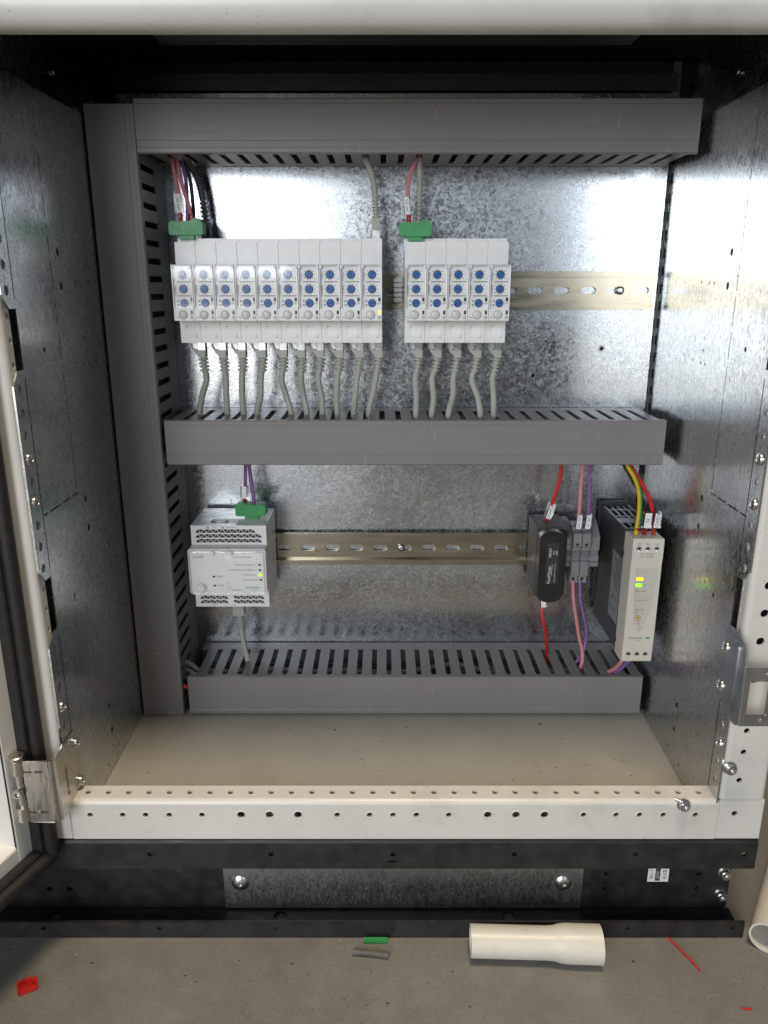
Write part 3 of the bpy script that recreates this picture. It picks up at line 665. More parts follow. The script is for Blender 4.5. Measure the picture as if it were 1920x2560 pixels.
for i, o in enumerate(mods):
    o.location = (XM[i] * MM, 0, .4995)
    if i < 10: o['label'] = ('white interface module %s from the left in the ten-module row' % ordw[i]) if i < 9 else 'white interface module with lit yellow indicator, right end of ten-module row'
    else: o['label'] = 'white interface module %s from the left in the five-module row' % ordw[i - 10]
    ds = sorted([c for c in o.children if c.name.startswith('dial')], key=lambda c: -c.location.z)
    for d, a in zip(ds, ANG[i]): d.rotation_euler = (0, R(-a), 0)
    if i == 9:
        for c in o.children:
            if c.name.startswith('indicator') and c.data == led.data:
                c.data = c.data.copy(); c.data.materials[0] = MATS['led_yellow']

# ================================================================== network cables
def boot_parts(t, top, bottom, r=3.2, n=4, m='cable_grey'):
    """strain relief: short rings from top to bottom point"""
    a, b = Vector(top), Vector(bottom)
    MB().tube([a, b], r * .58, 12, smooth=0).build('boot_core', m, t)
    for k in range(n):
        p0 = a.lerp(b, (k + .15) / n); p1 = a.lerp(b, (k + .70) / n)
        d = (b - a).normalized()
        MB().tube([p0, p0 + (p1 - p0) * .15, p0 + (p1 - p0) * .85, p1], lambda q: r * (.9 if q in (0, 1) else 1), 12, smooth=0).build('boot_ring', m, t)
def plug(t, x, y, ztop, zbot, wid=11.2, clip=True, flip=1):
    MB().box(x - wid / 2, x + wid / 2, y - 3.6, y + 4, zbot + 6.2 * flip if flip > 0 else ztop, ztop if flip > 0 else zbot - 6.2).build('plug', 'steel_bright', t, bevel=.3) if False else None
ENTRY = [-174.3, -148.2, -133, -119.9, -88, -73.2, -58.3, -44.2, -28.6, -14.4, 29.7, 44.6, 60.3, 90, 102.5]
BOT = [-166.5, -148, -131.7, -113.7, -94.2, -76.8, -60.1, -42.3, -23.9, -6.5, 30.6, 47.1, 66, 84, 102.9]
TOP = [-170.0, -151, -133, -114.4, -95, -78.4, -61.1, -43.2, -24.5, -7.2, 29.7, 47.3, 65.2, 83.8, 102.2]
JR = random.Random(11)
CABN = 'grey network cables below the white modules'
for i in range(15):
    x = TOP[i] + .4; y = -42
    where = ('%s from the left under the ten-module row' if i < 10 else '%s from the left under the five-module row') % ordw[i if i < 10 else i - 10]
    t = thing('network_cable', (x, y, 433), 'grey network cable ' + where, 'cable', CABN)
    # metal shield of the plug, then moulded body with curved clip guard, boot and cord
    MB().box(x - 1.2, x + 5.4, y - 4.5, y + 5, 491.6, 501).build('plug_shield', 'steel_bright', t, bevel=.3)
    MB().box(x - 6.4, x - 1.5, y - 3.6, y + 4, 492.6, 501).build('plug_shield', 'steel_blue', t, bevel=.3)
    body = [(x - 7.8, 497.5), (x - 7.0, 494), (x - 4.6, 490), (x - 1.6, 487), (x - 1.0, 484.6), (x + 5.4, 484.6), (x + 5.6, 491.8), (x - 2.6, 491.9), (x - 5.4, 494), (x - 6.6, 497.6)]
    MB().plate(body, [], 'Y', y - 5.2, y + 4.5).build('plug_body', 'cable_grey', t, bevel=.5)
    bx = x + 2.2
    boot_parts(t, (bx, y, 484.6), (BOT[i], y, 471.6), 4.3, 4)
    ex = ENTRY[i]; sl = (ex - 28.3) / 15; yd = -41 if i < 10 else -50
    kx = BOT[i] * 1.02 - (ex - BOT[i]) * .15
    pts = [(BOT[i], y, 473), (BOT[i] + (BOT[i] - bx) * .8, y, 464), (.5 * BOT[i] + .5 * ex + JR.uniform(-1.6, 1.6), (y + yd) / 2 + JR.uniform(-3, 3), 449 + JR.uniform(-2, 2)), (ex, yd, 434), (ex + .5, yd + 3, 420), (ex + 3, yd + 6, 404)]
    MB().tube(pts, 2.85, 10).build('cord', 'cable_grey', t)
    if i == 10:
        p = MB()
        for k, ch in enumerate('UTP CAT5E PVC'):
            if ch != ' ': p.text(ch, 2.0, TY(BOT[i] + (ex - BOT[i]) * k / 14 + .2, y - 2.95 - 4 * k / 14, 468 - k * 2.3, -90))
        p.build('lettering', 'print_grey', t, dedupe=False)
# cables rising to the upper duct
def up_cable(pts_top, x, ztop, zbot, yb, label, rings=6, m='cable_grey'):
    t = thing('network_cable', (x, yb, zbot), label, 'cable', 'grey network cables rising to the upper duct')
    boot_parts(t, (x, yb, zbot), (pts_top[0][0], pts_top[0][1], ztop), 3.3, rings, m)
    MB().tube(pts_top, 2.7, 10).build('cord', m, t)
    return t
t = up_cable([(-7.6, -40, 622), (-8.6, -40, 632), (-12, -41, 645), (-16.5, -44, 656), (-17.5, -44, 675)], -6.9, 622, 606, -40, 'grey network cable rising from right end of ten-module row')
MB().box(-11, -3.5, -45, -35, 596, 606).build('plug_body', 'cable_grey', t, bevel=.5)
MB().box(-10.2, -3.8, -44, -36, 587, 596).build('plug_shield', 'steel_bright', t, bevel=.3)
MB().plate([(-14.5, 588), (-12, 592), (-11, 597), (-9.5, 597), (-11, 590), (-13, 588)], [], 'Y', -43, -37).build('latch_guard', 'cable_grey', t)
t = up_cable([(31.1, -38, 622), (31.3, -39, 635), (30.5, -42, 650), (29, -44, 662), (29, -44, 675)], 30.6, 622, 601, -38, 'grey network cable rising behind the green plug of the five-module row')
MB().box(26.8, 34.4, -43, -33, 588, 601).build('plug_body', 'cable_grey', t, bevel=.6)
t = up_cable([(-163, -22, 622), (-166, -25, 640), (-172, -36, 655), (-176, -40, 675)], -162, 622, 604, -20, 'dark grey network cable behind the pink wires at upper left', 5, 'cable_dark')
MB().box(-166, -158, -25, -15, 588, 604).build('plug_body', 'cable_dark', t, bevel=.6)
# gateway cable
t = thing('network_cable', (-148, -40, 178), 'grey network cable hanging from the white gateway', 'cable')
MB().box(-153.8, -142.2, -45, -35, 226, 246.5).build('plug_body', 'cable_grey', t, bevel=.7)
boot_parts(t, (-147.8, -40, 226), (-147, -40, 209), 4.2, 6)
MB().tube([(-147, -40, 210), (-146.6, -40, 203), (-145, -40.5, 192), (-142.2, -42, 178), (-140, -43, 168), (-134, -45, 156)], 2.8, 10).build('cord', 'cable_grey', t)

# loose cables lying inside the lower duct
for i in range(7):
    rr = random.Random(i); pts = []
    y0 = -14 - 8.2 * i; zz = 150 + rr.uniform(-4, 5)
    for k in range(12): pts.append((-192 + k * 38, y0 + rr.uniform(-6, 6), zz + rr.uniform(-5, 7)))
    o = MB().tube(pts, 2.7, 8, smooth=4).build('duct_cable', 'cable_grey' if i % 3 else 'cable_dark', None, base=(0, y0, zz))
    tag(o, '%s data cable seen through slots of the lowest duct, %s' % ('dark' if i % 3 == 0 else 'grey', ('nearest the mounting plate', 'second from the mounting plate', 'third from the mounting plate', 'in the middle of the bundle', 'third from the duct cover', 'second from the duct cover', 'nearest the duct cover')[i]), 'cable', 'cables inside the lowest duct')
for i in range(4):
    rr = random.Random(20 + i); pts = []
    y0 = -25 - 11 * i; zz = 408 + rr.uniform(-4, 4)
    for k in range(12): pts.append((-190 + k * 38, y0 + rr.uniform(-6, 6), zz + rr.uniform(-5, 7)))
    o = MB().tube(pts, 2.7, 8, smooth=4).build('duct_cable', 'cable_grey' if i % 2 else 'cable_dark', None, base=(0, y0, zz))
    tag(o, '%s data cable seen through slots of the middle duct, %s' % ('dark' if i % 2 == 0 else 'grey', ('nearest the mounting plate', 'second from the mounting plate', 'second from the duct cover', 'nearest the duct cover')[i]), 'cable', 'cables inside the middle duct')
o = MB().tube([(120, -66, 424), (150, -67, 425), (180, -66, 425), (205, -64, 420), (225, -60, 410)], 1.7, 8).build('duct_wire', 'wire_red', None, base=(170, -66, 424))
tag(o, 'red wire showing through the slots of middle duct', 'wire')
for i, (dz, c) in enumerate(((0, 'cable_grey'), (6, 'cable_grey'), (12, 'cable_grey'))):
    o = MB().tube([(-214, -50, 168 + dz * 2.2), (-205, -58 + dz * .6, 166 + dz), (-199, -60 + dz, 163 + dz * .8), (-188, -52 + dz, 156)], 2.7, 10).build('duct_cable', c, None, base=(-200, -58, 164 + dz))
    tag(o, '%s of the three grey cables crossing from vertical into lowest duct' % ('lowest', 'middle', 'uppermost')[i], 'cable', 'grey cables at the duct corner')
o = MB().tube([(-212, -70, 170), (-203, -73, 164), (-197, -73, 160), (-188, -66, 152)], 1.7, 8).build('duct_wire', 'wire_red', None, base=(-203, -73, 164))
tag(o, 'short red wire at the corner of vertical and lowest duct', 'wire')

# ================================================================== green plugs
def green_plug(x0, x1, zb, y, label, taper=1):
    t = thing('terminal_plug', ((x0 + x1) / 2, y, zb), label, 'connector', 'green terminal plugs')
    h = 11.5; w = x1 - x0
    pr = [(x0, zb + 1.5), (x0 + 1, zb), (x1 - 1, zb), (x1, zb + 1.5), (x1, zb + h - 2), (x1 - 2.6, zb + h + 2), (x1 - 7, zb + h + 2.6), (x1 - 12, zb + h), (x0 + 2, zb + h), (x0, zb + h - 2)]
    if taper < 0: pr = [(x0 + x1 - a, b) for a, b in pr]
    MB().plate(pr, [], 'Y', y - 6, y + 8).build('body', 'green_plug', t, bevel=.5)
    MB().box(x0 + w * .28, x1 - w * .28, y - 4, y + 4, zb - 3.5, zb).build('key', 'green_plug', t, bevel=.3)
    for k in range(2):
        xx = x0 + w * (.33 + .36 * k)
        MB().lathe([(1.9, 0), (1.9, .3), (0, .3)], (xx, y + 1, zb + h), 'Z', 12, 1).build('wire_entry', 'led_off', t)
    return t
green_plug(-187, -157.3, 590.8, -51, 'green terminal plug on left end of the ten-module row')
green_plug(12.9, 41.5, 589.5, -52, 'green terminal plug on the five-module row')
green_plug(-144.8, -115, 332.8, -42, 'green terminal plug on top of the white gateway', -1)

# ================================================================== wires
def wire(pts, r, m, label, ferrule=None, sleeve=None, group=None, name='wire'):
    b = pts[-1]
    t = thing(name, b, label, 'wire', group)
    MB().tube(pts, r, 10).build('insulation', m, t)
    if ferrule:
        a, c = ferrule; MB().tube([a, Vector(a).lerp(Vector(c), .25), c], lambda q: 2.2 if q < .3 else 1.9, 12, smooth=0).build('ferrule', 'ferrule', t)
    if sleeve:
        (a, c, wd, txt) = sleeve; a = Vector(a); c = Vector(c); d = (c - a); L = d.length; ang = math.atan2(d.x, d.z)
        MX = Matrix.Translation(a) @ Matrix.Rotation(ang, 4, 'Y')
        MB().plate(rrect(-wd * .72, wd * .72, 0, L, .6, 2), [], 'Y', -2.6, 2.6).xf(MX).build('marker_sleeve', 'sleeve_clear', t)
        lb = MB().box(-wd * .5, wd * .5, -3.0, -2.7, .4, L - .4).xf(MX).build('marker_label', 'sticker', t)
        if txt:
            MB().text(txt, wd * .78, MX @ TY(0, -3.1, L / 2, 90)).build('lettering', 'print_dark', lb, dedupe=False)
    return t
wire([(-184, -40, 668), (-183.6, -40, 655), (-181.5, -43, 640), (-178.6, -46, 626), (-177.6, -50, 610), (-177.4, -50, 604)], 1.7, 'wire_pink', 'pink wire with 24V DC marker in upper left green plug', ((-177.5, -50, 608.5), (-177.4, -50, 602)), ((-177.7, -49.5, 609.5), (-178.6, -47, 624.5), 4.6, '24V DC'))
wire([(-181, -38, 668), (-180, -38, 655), (-176.5, -42, 636), (-171, -46, 618), (-168.2, -50, 608), (-168, -50, 604)], 1.7, 'wire_pink', 'pink wire without marker in upper left green plug', ((-168.3, -50, 608.5), (-168, -50, 602)))
wire([(-176, -34, 668), (-174, -34, 655), (-170, -36, 636), (-168, -40, 615), (-167, -46, 603)], 1.6, 'wire_black', 'dark wire behind the pink wires at upper left')
wire([(-178, -32, 668), (-177, -32, 655), (-174, -36, 640), (-172, -44, 620), (-172, -48, 603)], 1.6, 'wire_purple', 'purple wire behind the pink wires at upper left')
wire([(29, -42, 668), (28.5, -45, 655), (23.5, -48, 643), (20.6, -50, 628), (21, -51, 615), (21.6, -52, 604)], 1.7, 'wire_pink', 'pink wire with 24V DC marker in the five-module plug', ((21.5, -52, 607), (21.6, -52, 600.5)), ((20.7, -52, 607.5), (19.0, -51, 622.5), 4.4, '24V DC'))
wire([(-134.6, -35, 398), (-135, -35, 380), (-135.8, -37, 360), (-136.4, -39, 350), (-136.6, -41, 343)], 1.6, 'wire_purple', 'purple wire with clear sleeve above the white gateway', ((-136.5, -40, 348.5), (-136.6, -41, 343)), ((-136.6, -40, 349), (-136.0, -38, 362), 4.6, None))
wire([(-131, -35, 398), (-131.2, -35, 380), (-129.4, -37, 362), (-127.6, -40, 350), (-127.4, -41, 343)], 1.9, 'wire_purple', 'thicker purple wire above the white gateway', ((-127.6, -40, 348.5), (-127.4, -41, 343)))
wire([(170.5, -42, 398), (170.8, -42, 380), (170, -41, 365), (167, -39, 350), (163.6, -34, 334), (162, -30, 322)], 1.75, 'wire_red', 'red wire with LOAD-B marker entering top of fuse holder', None, ((162.2, -35, 327), (166.6, -38, 342.5), 4.8, 'LOAD-B'))
wire([(160, -38, 256), (159.6, -42, 245), (159.6, -47, 234), (162, -49, 220), (166.5, -44, 204), (170.5, -34, 184), (172.5, -28, 172), (173, -30, 160)], 1.75, 'wire_red', 'red wire leaving bottom of the fuse holder', None, ((160.4, -49, 238), (159.6, -46, 249), 4.8, None))
wire([(191.6, -42, 398), (191.7, -42, 380), (191.4, -42, 360), (191.6, -42, 340), (191.6, -41, 322)], 1.9, 'wire_pink', 'pink wire with 24V DC marker above the terminal blocks', None, ((191.4, -42, 318.8), (192.2, -42, 333.4), 4.8, '24V DC'))
wire([(197.6, -42, 398), (198, -42, 380), (200, -42, 360), (200.8, -42, 340), (200.4, -41, 322)], 1.75, 'wire_purple', 'purple wire with 0V DC marker above the terminal blocks', None, ((200.2, -42, 318.8), (201.4, -42, 333.4), 4.8, '0V DC'))
wire([(191.5, -38, 262), (191.6, -40, 254), (193, -42, 240), (196.4, -44, 222), (200, -46, 203), (203.4, -48, 190), (203.6, -52, 179), (200, -54, 166)], 1.8, 'wire_pink', 'pink wire curving down from the terminal blocks into duct')
wire([(198.8, -38, 262), (198.9, -40, 254), (200, -42, 240), (204, -44, 225), (207.2, -45, 211), (207, -46, 197), (204, -48, 184), (199, -46, 174), (196, -44, 164)], 1.6, 'wire_purple', 'purple wire curving down from the terminal blocks into duct')
PW = 'wires on top of the power supply'
w1 = wire([(222, -62, 402), (227, -66, 388), (232, -74, 378), (234.3, -84, 366), (232.5, -94, 350), (230, -99, 338), (229.6, -100, 330)], 2.0, 'wire_yellow', 'yellow green earth wire on top of the power supply', ((230, -99.5, 337.5), (229.6, -100, 329)), None, PW)
MB().tube([(223.2, -64, 402), (228.0, -67.5, 388), (233.1, -75.5, 378), (235.3, -85.5, 366), (233.5, -95.5, 350), (231.0, -100.5, 338.4)], 1.1, 8).build('green_stripe', 'wire_green', w1)
wire([(219, -58, 402), (225, -60, 388), (232, -70, 374), (237, -82, 362), (238, -92, 350), (237.2, -99, 338), (237, -100, 330)], 1.7, 'wire_black', 'black wire with N marker on top of the power supply', ((237, -100, 337), (237, -100, 329)), ((237.4, -101, 338.4), (238.2, -97, 352.5), 6.0, 'N'), PW)
wire([(224, -60, 402), (231, -66, 386), (238, -76, 374), (243, -86, 362), (245, -94, 350), (245.4, -99, 338), (245.4, -100, 330)], 2.0, 'wire_red', 'red wire with LOAD-B marker on top of power supply', ((245.4, -99.5, 337.5), (245.4, -100, 329)), ((246, -101, 338.4), (247.0, -97, 352.5), 5.4, 'LOAD-B'), PW)
wire([(234, -95, 214), (232.6, -88, 200), (231, -78, 186), (228.5, -70, 178), (224, -64, 170)], 2.0, 'wire_pink', 'pink wire from bottom of the power supply into duct')
wire([(241, -95, 214), (239.5, -86, 198), (236.5, -76, 184), (232.5, -70, 176), (230, -66, 166)], 2.0, 'wire_purple', 'purple wire from bottom of the power supply into duct')

# ================================================================== gateway
G = thing('gateway', (-148.5, 0, 246), 'white communication gateway with clear front cover on lower rail', 'gateway')
gx0, gx1, gz = -184.5, -112.5, 246
def grille(rows, x0, x1, y, name='vent_grille', skip=None):
    m = MB(); tw = 5.9
    holes = []
    for za, zb in rows:
        k = 0; x = x0
        while x + tw <= x1:
            up = [(x + .45, za), (x + tw - .45, za), (x + tw / 2, zb - .25)]
            dn = [(x + tw / 2 + .45, zb), (x + tw / 2 + tw - .45, zb), (x + tw, za + .25)]
            if not (skip and skip(x, za)): holes.append(up)
            if x + 1.5 * tw <= x1 and not (skip and skip(x + 3, za)): holes.append(dn)
            x += tw
    return holes
rows_t = [(gz + 76.0, gz + 79.6), (gz + 71.2, gz + 74.8), (gz + 66.4, gz + 70)]
rows_b = [(gz + 3.4, gz + 6.9), (gz + 7.9, gz + 11.3)]
hol = grille(rows_t, gx0 + 3.5, gx1 - 3, -67, skip=lambda x, z: z > gz + 75 and x > gx1 - 15) + grille(rows_b, gx0 + 3.5, gx1 - 3, -67, skip=lambda x, z: abs(x - (-153.5)) < 3.2)
MB().plate(rect(gx0, gx1, gz, gz + 83.5), hol, 'Y', -67, -65.4).build('vent_front', 'module_white', G)
top_h = [rect(-168.5, -138.5, -60.5, -44)]
m = MB().plate(rect(gx0, gx1, -65.38, -8), [rect(-167.5, -139.5, -60, -44.5)], 'Z', gz + 81.8, gz + 83.5)
m.box(gx0, gx0 + 1.6, -65.38, -8, gz, gz + 81.8).box(gx1 - 1.6, gx1, -65.38, -8, gz, gz + 81.8).box(gx0 + 1.6, gx1 - 1.6, -65.38, -8, gz, gz + 1.6).box(gx0 + 1.6, gx1 - 1.6, -9.6, -8, gz + 1.6, gz + 81.8)
m.build('housing', 'module_white', G)
MB().box(gx0 + 2, gx1 - 2, -62, -61, gz + 2, gz + 81).build('vent_shade_backing', 'dark_inside', G)  # dark backing added behind the vents, its colour stands in for shade
MB().box(gx0 + 2.5, gx1 - 2.5, -60, -45, gz + 66, gz + 66.8).build('inner_board', 'green_plug', G)
js = MB().plate(rect(-167.2, -139.8, -59.6, -44.8), [rect(-165.4, -154.4, -56.5, -47.5), rect(-152.6, -141.6, -56.5, -47.5)], 'Z', gz + 71, gz + 82.6).build('socket_block', 'sticker', G)
for x in (-165.4, -152.6):
    k = MB()
    for i in range(7): k.box(x + 2 + i * 1.05, x + 2.5 + i * 1.05, -57.6, -54.6, gz + 81.2, gz + 82.2)
    k.build('contacts', 'zinc_yellow', js)
cv = MB().plate(rrect(gx0 - 1.2, gx1 + .6, gz + 18.6, gz + 64.6, 3.2, 4), [], 'Y', -80.5, -67.02).build('cover', 'module_white', G, bevel=.9, seg=3)
MB().plate(rrect(gx0 - .6, gx1, gz + 19.2, gz + 64, 3, 4), [rrect(gx0 + 1.0, gx1 - 1.6, gz + 21, gz + 61.2, 1.6, 3)], 'Y', -82.2, -80.52).build('cover_rim', 'clear_plastic', G, bevel=.4)
MB().plate(rrect(gx0 + .2, gx1 - .8, gz + 20, gz + 63, 2.4, 4), [], 'Y', -81.4, -80.9).build('clear_window', 'clear_plastic', G)
for x in (-162.5, -145.5): MB().box(x - 2.3, x + 2.3, -83, -81.5, gz + 59, gz + 63).build('cover_clip', 'module_white', cv, bevel=.4)
MB().plate([(gx0 + 32, gz + 62.4), (gx0 + 44, gz + 62.4), (gx0 + 40, gz + 60.8), (gx0 + 36, gz + 60.8)], [], 'Y', -82.6, -81.5).build('thumb_grip', 'module_white', cv, bevel=.3)
MB().lathe([(5.0, 0), (5.0, 1.2), (4.2, 1.2), (4.2, .5), (3.9, .5), (3.9, 1.5), (3.3, 1.9), (0, 1.9)], (gx0 + 9.5, -81.4, gz + 25.5), 'Y', 26).build('reset_button', 'module_white', G)
MB().plate([(gx0 + 34.6, gz + 21.8), (gx0 + 38.4, gz + 21.8), (gx0 + 38.4, gz + 29), (gx0 + 36.5, gz + 33), (gx0 + 34.6, gz + 29)], [slot(gx0 + 36.5, gz + 25.4, 6, 2, True)], 'Y', -82.4, -81.5).build('seal_lug', 'clear_plastic', G, bevel=.2)
yl = -80.62
def gl(s, size, x, z, m='print_dark', rot=0): return MB().text(s, size, TY(x, yl, gz + z, rot)).build('lettering', m, cv, dedupe=False)
gl('Link150', 3.0, gx0 + 8.6, 56.6, 'print_dark')
pl2 = MB().box(gx0 + 34, gx0 + 67, yl + .02, yl + .08, gz + 54.2, gz + 58.6).build('name_strip', 'sticker', cv)
gl('Link150-EGX66SA'.replace('EGX66SA', 'EG066A'), 2.5, gx0 + 50.5, 56.4)
gl('ETH1 LK/10-100/ACT', 2.1, gx0 + 53.0, 48.6); gl('ETH2 (PoE) LK/10-100/ACT', 2.1, gx0 + 50, 43.5)
gl('Module Status', 2.1, gx0 + 57, 38.5); gl('Network Status', 2.1, gx0 + 57, 33.5)
gl('RS232', 2.1, gx0 + 28.5, 36.8); gl('RS485', 2.1, gx0 + 28.5, 27.6); gl('EGX150', 2.1, gx0 + 43.6, 22.9)
gl('Schneider', 3.6, gx0 + 59, 25.6, 'print_green'); gl('Electric', 1.7, gx0 + 62, 23.0, 'print_green')
for x, z, mt in ((66.5, 48.6, 'led_off'), (66.6, 43.5, 'led_off'), (66.6, 38.5, 'led_lime'), (66.9, 33.5, 'led_off'), (22.5, 36.8, 'led_off'), (22.8, 27.6, 'led_off')):
    k = 1.0 if mt == 'led_off' else 1.45
    MB().plate(rrect(gx0 + x - 1.3 * k, gx0 + x + 1.3 * k, gz + z - .8 * k, gz + z + .8 * k, .6, 3), [], 'Y', -80.9, -80.52).build('indicator', mt, cv)
t = MB().text('ETH1', 1.8, TY(-161.5, -67.1, gz + 81.6)).text('ETH2 (PoE)', 1.8, TY(-146, -67.1, gz + 81.6)).text('RS232', 1.7, TY(-166, -67.1, gz + 1.6)).text('RS485', 1.7, TY(-148, -67.1, gz + 1.6))
for x in (-168, -154):
    t.plate([(x - 1.2, gz + 80.4), (x + 1.2, gz + 80.4), (x + 1.2, gz + 81.6), (x, gz + 82.8), (x - 1.2, gz + 81.6)], [[(x - .8, gz + 80.8), (x + .8, gz + 80.8), (x, gz + 82.1)]], 'Y', -67.1, -67.05)
t.build('lettering', 'print_grey', G, dedupe=False)

# ================================================================== fuse holder
Fz = thing('fuse_holder', (163, 0, 250), 'black fuse holder with FuseMaster label on lower rail', 'fuse holder')
MB().plate([(-5, 322.5), (-5, 268), (-12, 252), (-49, 249.5), (-49, 323.5)], [], 'X', 150, 180.5).build('base', 'fuse_base', Fz, bevel=1.0)
MB().plate([(-49.02, 320), (-49.02, 251.5), (-56, 252), (-56, 319.5)], [], 'X', 150.6, 178).build('carrier_frame', 'fuse_black', Fz, bevel=.8)
def stad(x0, x1, zb, zt, k=1):
    p = []
    for i in range(13): a = math.pi * i / 12; p.append(((x0 + x1) / 2 + (x1 - x0) / 2 * math.cos(a), zt - 7 + 7 * math.sin(a)))
    for i in range(13): a = math.pi + math.pi * i / 12; p.append(((x0 + x1) / 2 + (x1 - x0) / 2 * math.cos(a), zb + 7 + 7 * math.sin(a)))
    return p
MB().plate(stad(149.8, 174, 250.2, 323.6), [], 'Y', -67, -56.02).build('carrier', 'fuse_black', Fz, bevel=1.3, seg=3)
lb = MB().box(156.5, 168.5, -67.3, -67.02, 270, 312).build('label_plate', 'fuse_label', Fz)
t = MB().text('FuseMaster', 4.0, TY(160.2, -67.4, 279.5, 90)).text('FB32H', 3.4, TY(160.2, -67.4, 302, 90)).text('32A', 2.4, TY(163.6, -67.4, 302, 90)).text('690V', 2.4, TY(166.4, -67.4, 302, 90)).text('HRC Fuses 500V for use with BS Fuses', 1.25, TY(165.4, -67.4, 281.5, 90))
t.add([(162.4, -67.4, 278.5), (162.7, -67.4, 278.5), (162.7, -67.4, 290), (162.4, -67.4, 290)], [(0, 1, 2, 3)])
t.build('lettering', 'print_white', lb, dedupe=False)
MB().lathe([(2.6, 0), (2.6, .4), (0, .4)], (162, -30, 323.0), 'Z', 14, 1).build('wire_entry', 'led_off', Fz)

# ================================================================== terminal blocks and end clamps
for i, x in enumerate((187.6, 196.5)):
    t = thing('terminal_block', (x + 4, 0, 259), ('left' if i == 0 else 'right') + ' grey feed-through terminal block beside the power supply', 'terminal block', 'grey terminal blocks')
    MB().plate([(-8, 268), (-30, 259.2), (-38, 259.2), (-38, 268), (-43, 269), (-43, 283.5), (-40, 285), (-40, 290), (-42, 292), (-40, 294), (-42, 296), (-42, 298), (-45, 300), (-45, 314), (-36, 315), (-36, 320), (-20, 320), (-8, 312)], [], 'X', x, x + 8.1).build('housing', 'terminal', t, bevel=.3)
    for y, z in ((-45, 302.5), (-38, 264)):
        MB().lathe([(1.7, .04), (1.7, .06), (0, .06)], (x + 4, y, z), 'Y', 14).build('screw_hole', 'led_off', t)
        MB().lathe([(1.7, .05), (2.1, .05), (2.1, .25), (1.7, .25)], (x + 4, y, z), 'Y', 14, cap=False).build('hole_rim', 'terminal', t)
    mk = MB().box(x + 1.6, x + 7.4, -43.3, -43.02, 277, 281).build('marker_window', 'print_grey', t)
    for z in (288, 293): MB().box(x + .2, x + 7.9, -42.6, -40.6, z, z + .6).build('rib', 'terminal', t)
for x0, x1, lab in ((179.4, 187.4, 'grey rail end clamp between fuse holder and terminals'), (205.2, 215.6, 'grey rail end clamp between terminals and power supply')):
    t = thing('end_clamp', ((x0 + x1) / 2, 0, 278), lab, 'end clamp', 'grey rail end clamps')
    MB().plate([(-8, 275), (-38, 277), (-38, 281), (-36, 282), (-38, 283), (-38, 288), (-36, 289), (-34, 292), (-36, 293), (-38, 294), (-38, 308), (-20, 321), (-8, 321)], [], 'X', x0, x1).build('housing', 'terminal', t, bevel=.3)
    for z in (304, 298):
        MB().lathe([(2.3, .02), (2.3, .25), (2.0, .25), (1.9, -.4), (0, -.4)], ((x0 + x1) / 2, -38, z), 'Y', 16).build('screw', 'steel_blue', t)

# ================================================================== power supply
P = thing('power_supply', (237, 0, 209), 'slim cream and black power supply with lit yellow and green indicators', 'power supply')
px0, px1, pz0, pz1 = 223.2, 251.2, 208.6, 331.5
vent = []
for (ya, yb) in ((-24, -10), (-46, -28), (-84, -70)):
    for k in range(4): vent.append(rect(px0 + 3 + k * 6.2, px0 + 7 + k * 6.2, ya, yb))
for k in range(4): vent.append(rect(px0 + 3 + k * 6.2, px0 + 7 + k * 6.2, -55, -50))
m = MB().plate(rect(px0 + .3, px1 - .3, -89, -6), vent, 'Z', 332, 333.2)
m.box(px0 + .3, px0 + 1.3, -89, -6, pz0 + 4, 332).box(px1 - 1.3, px1 - .3, -89, -6, pz0 + 4, 332).box(px0 + 1.3, px1 - 1.3, -89, -6, pz0 + 4, pz0 + 5).box(px0 + 1.3, px1 - 1.3, -7, -6, pz0 + 5, 332)
m.build('metal_case', 'psu_dark', P)
MB().box(px0 - 2.2, px1, -5.8, -4.4, 226, 337).build('back_bracket', 'psu_dark', P, bevel=.3)
fm = MB().plate([(-89.02, pz0), (-109, pz0), (-112, pz0 + 1.5), (-112, pz0 + 20), (-112.8, pz0 + 20.3), (-112.8, pz1 - 21), (-113.6, pz1 - 20.6), (-113.6, pz1 - 2), (-112.6, pz1), (-89.02, pz1)], [], 'X', px0, px1)
fo = fm.build('front_cover', 'psu_cream', P, bevel=.45)
for i, x in enumerate((229.6, 237, 245.2)):
    MB().lathe([(2.7, .02), (2.7, .06), (0, .06)], (x, -100, pz1), 'Z', 14, 1).build('wire_entry', 'led_off', P)
    MB().lathe([(2.1, .03), (2.4, .03), (2.4, .2), (2.0, .2), (1.7, -.05 + .1), (0, .1)], (228.8 + i * 8.0, -113.6, pz1 - 9.4), 'Y', 16).build('terminal_screw', 'steel_bright', P)
    MB().lathe([(1.2, .11), (0, .12)], (228.8 + i * 8.0, -113.6, pz1 - 9.4), 'Y', 10).build('screw_slot', 'led_off', P)
    MB().lathe([(2.1, .03), (2.4, .03), (2.4, .2), (2.0, .2), (1.7, .05), (0, .1)], (229.0 + i * 8.0, -112, pz0 + 8.6), 'Y', 16).build('terminal_screw', 'steel_bright', P)
    MB().lathe([(1.2, .11), (0, .12)], (229.0 + i * 8.0, -112, pz0 + 8.6), 'Y', 10).build('screw_slot', 'led_off', P)
def pt(s, size, x, z, y, m='print_dark'): return MB().text(s, size, TY(x, y, z)).build('lettering', m, fo, dedupe=False)
o = MB().text('N(+)', 2.6, TY(236.8, -113.7, pz1 - 4.8)).text('L(-)', 2.6, TY(245, -113.7, pz1 - 4.8)).text('100 - 240 VAC', 2.1, TY(236.5, -113.7, pz1 - 14.2)).text('110 - 220 VDC', 2.1, TY(236.5, -113.7, pz1 - 17))
o.plate(circ(228.8, pz1 - 4.8, 1.5, 14), [circ(228.8, pz1 - 4.8, 1.2, 14)], 'Y', -113.7, -113.65)
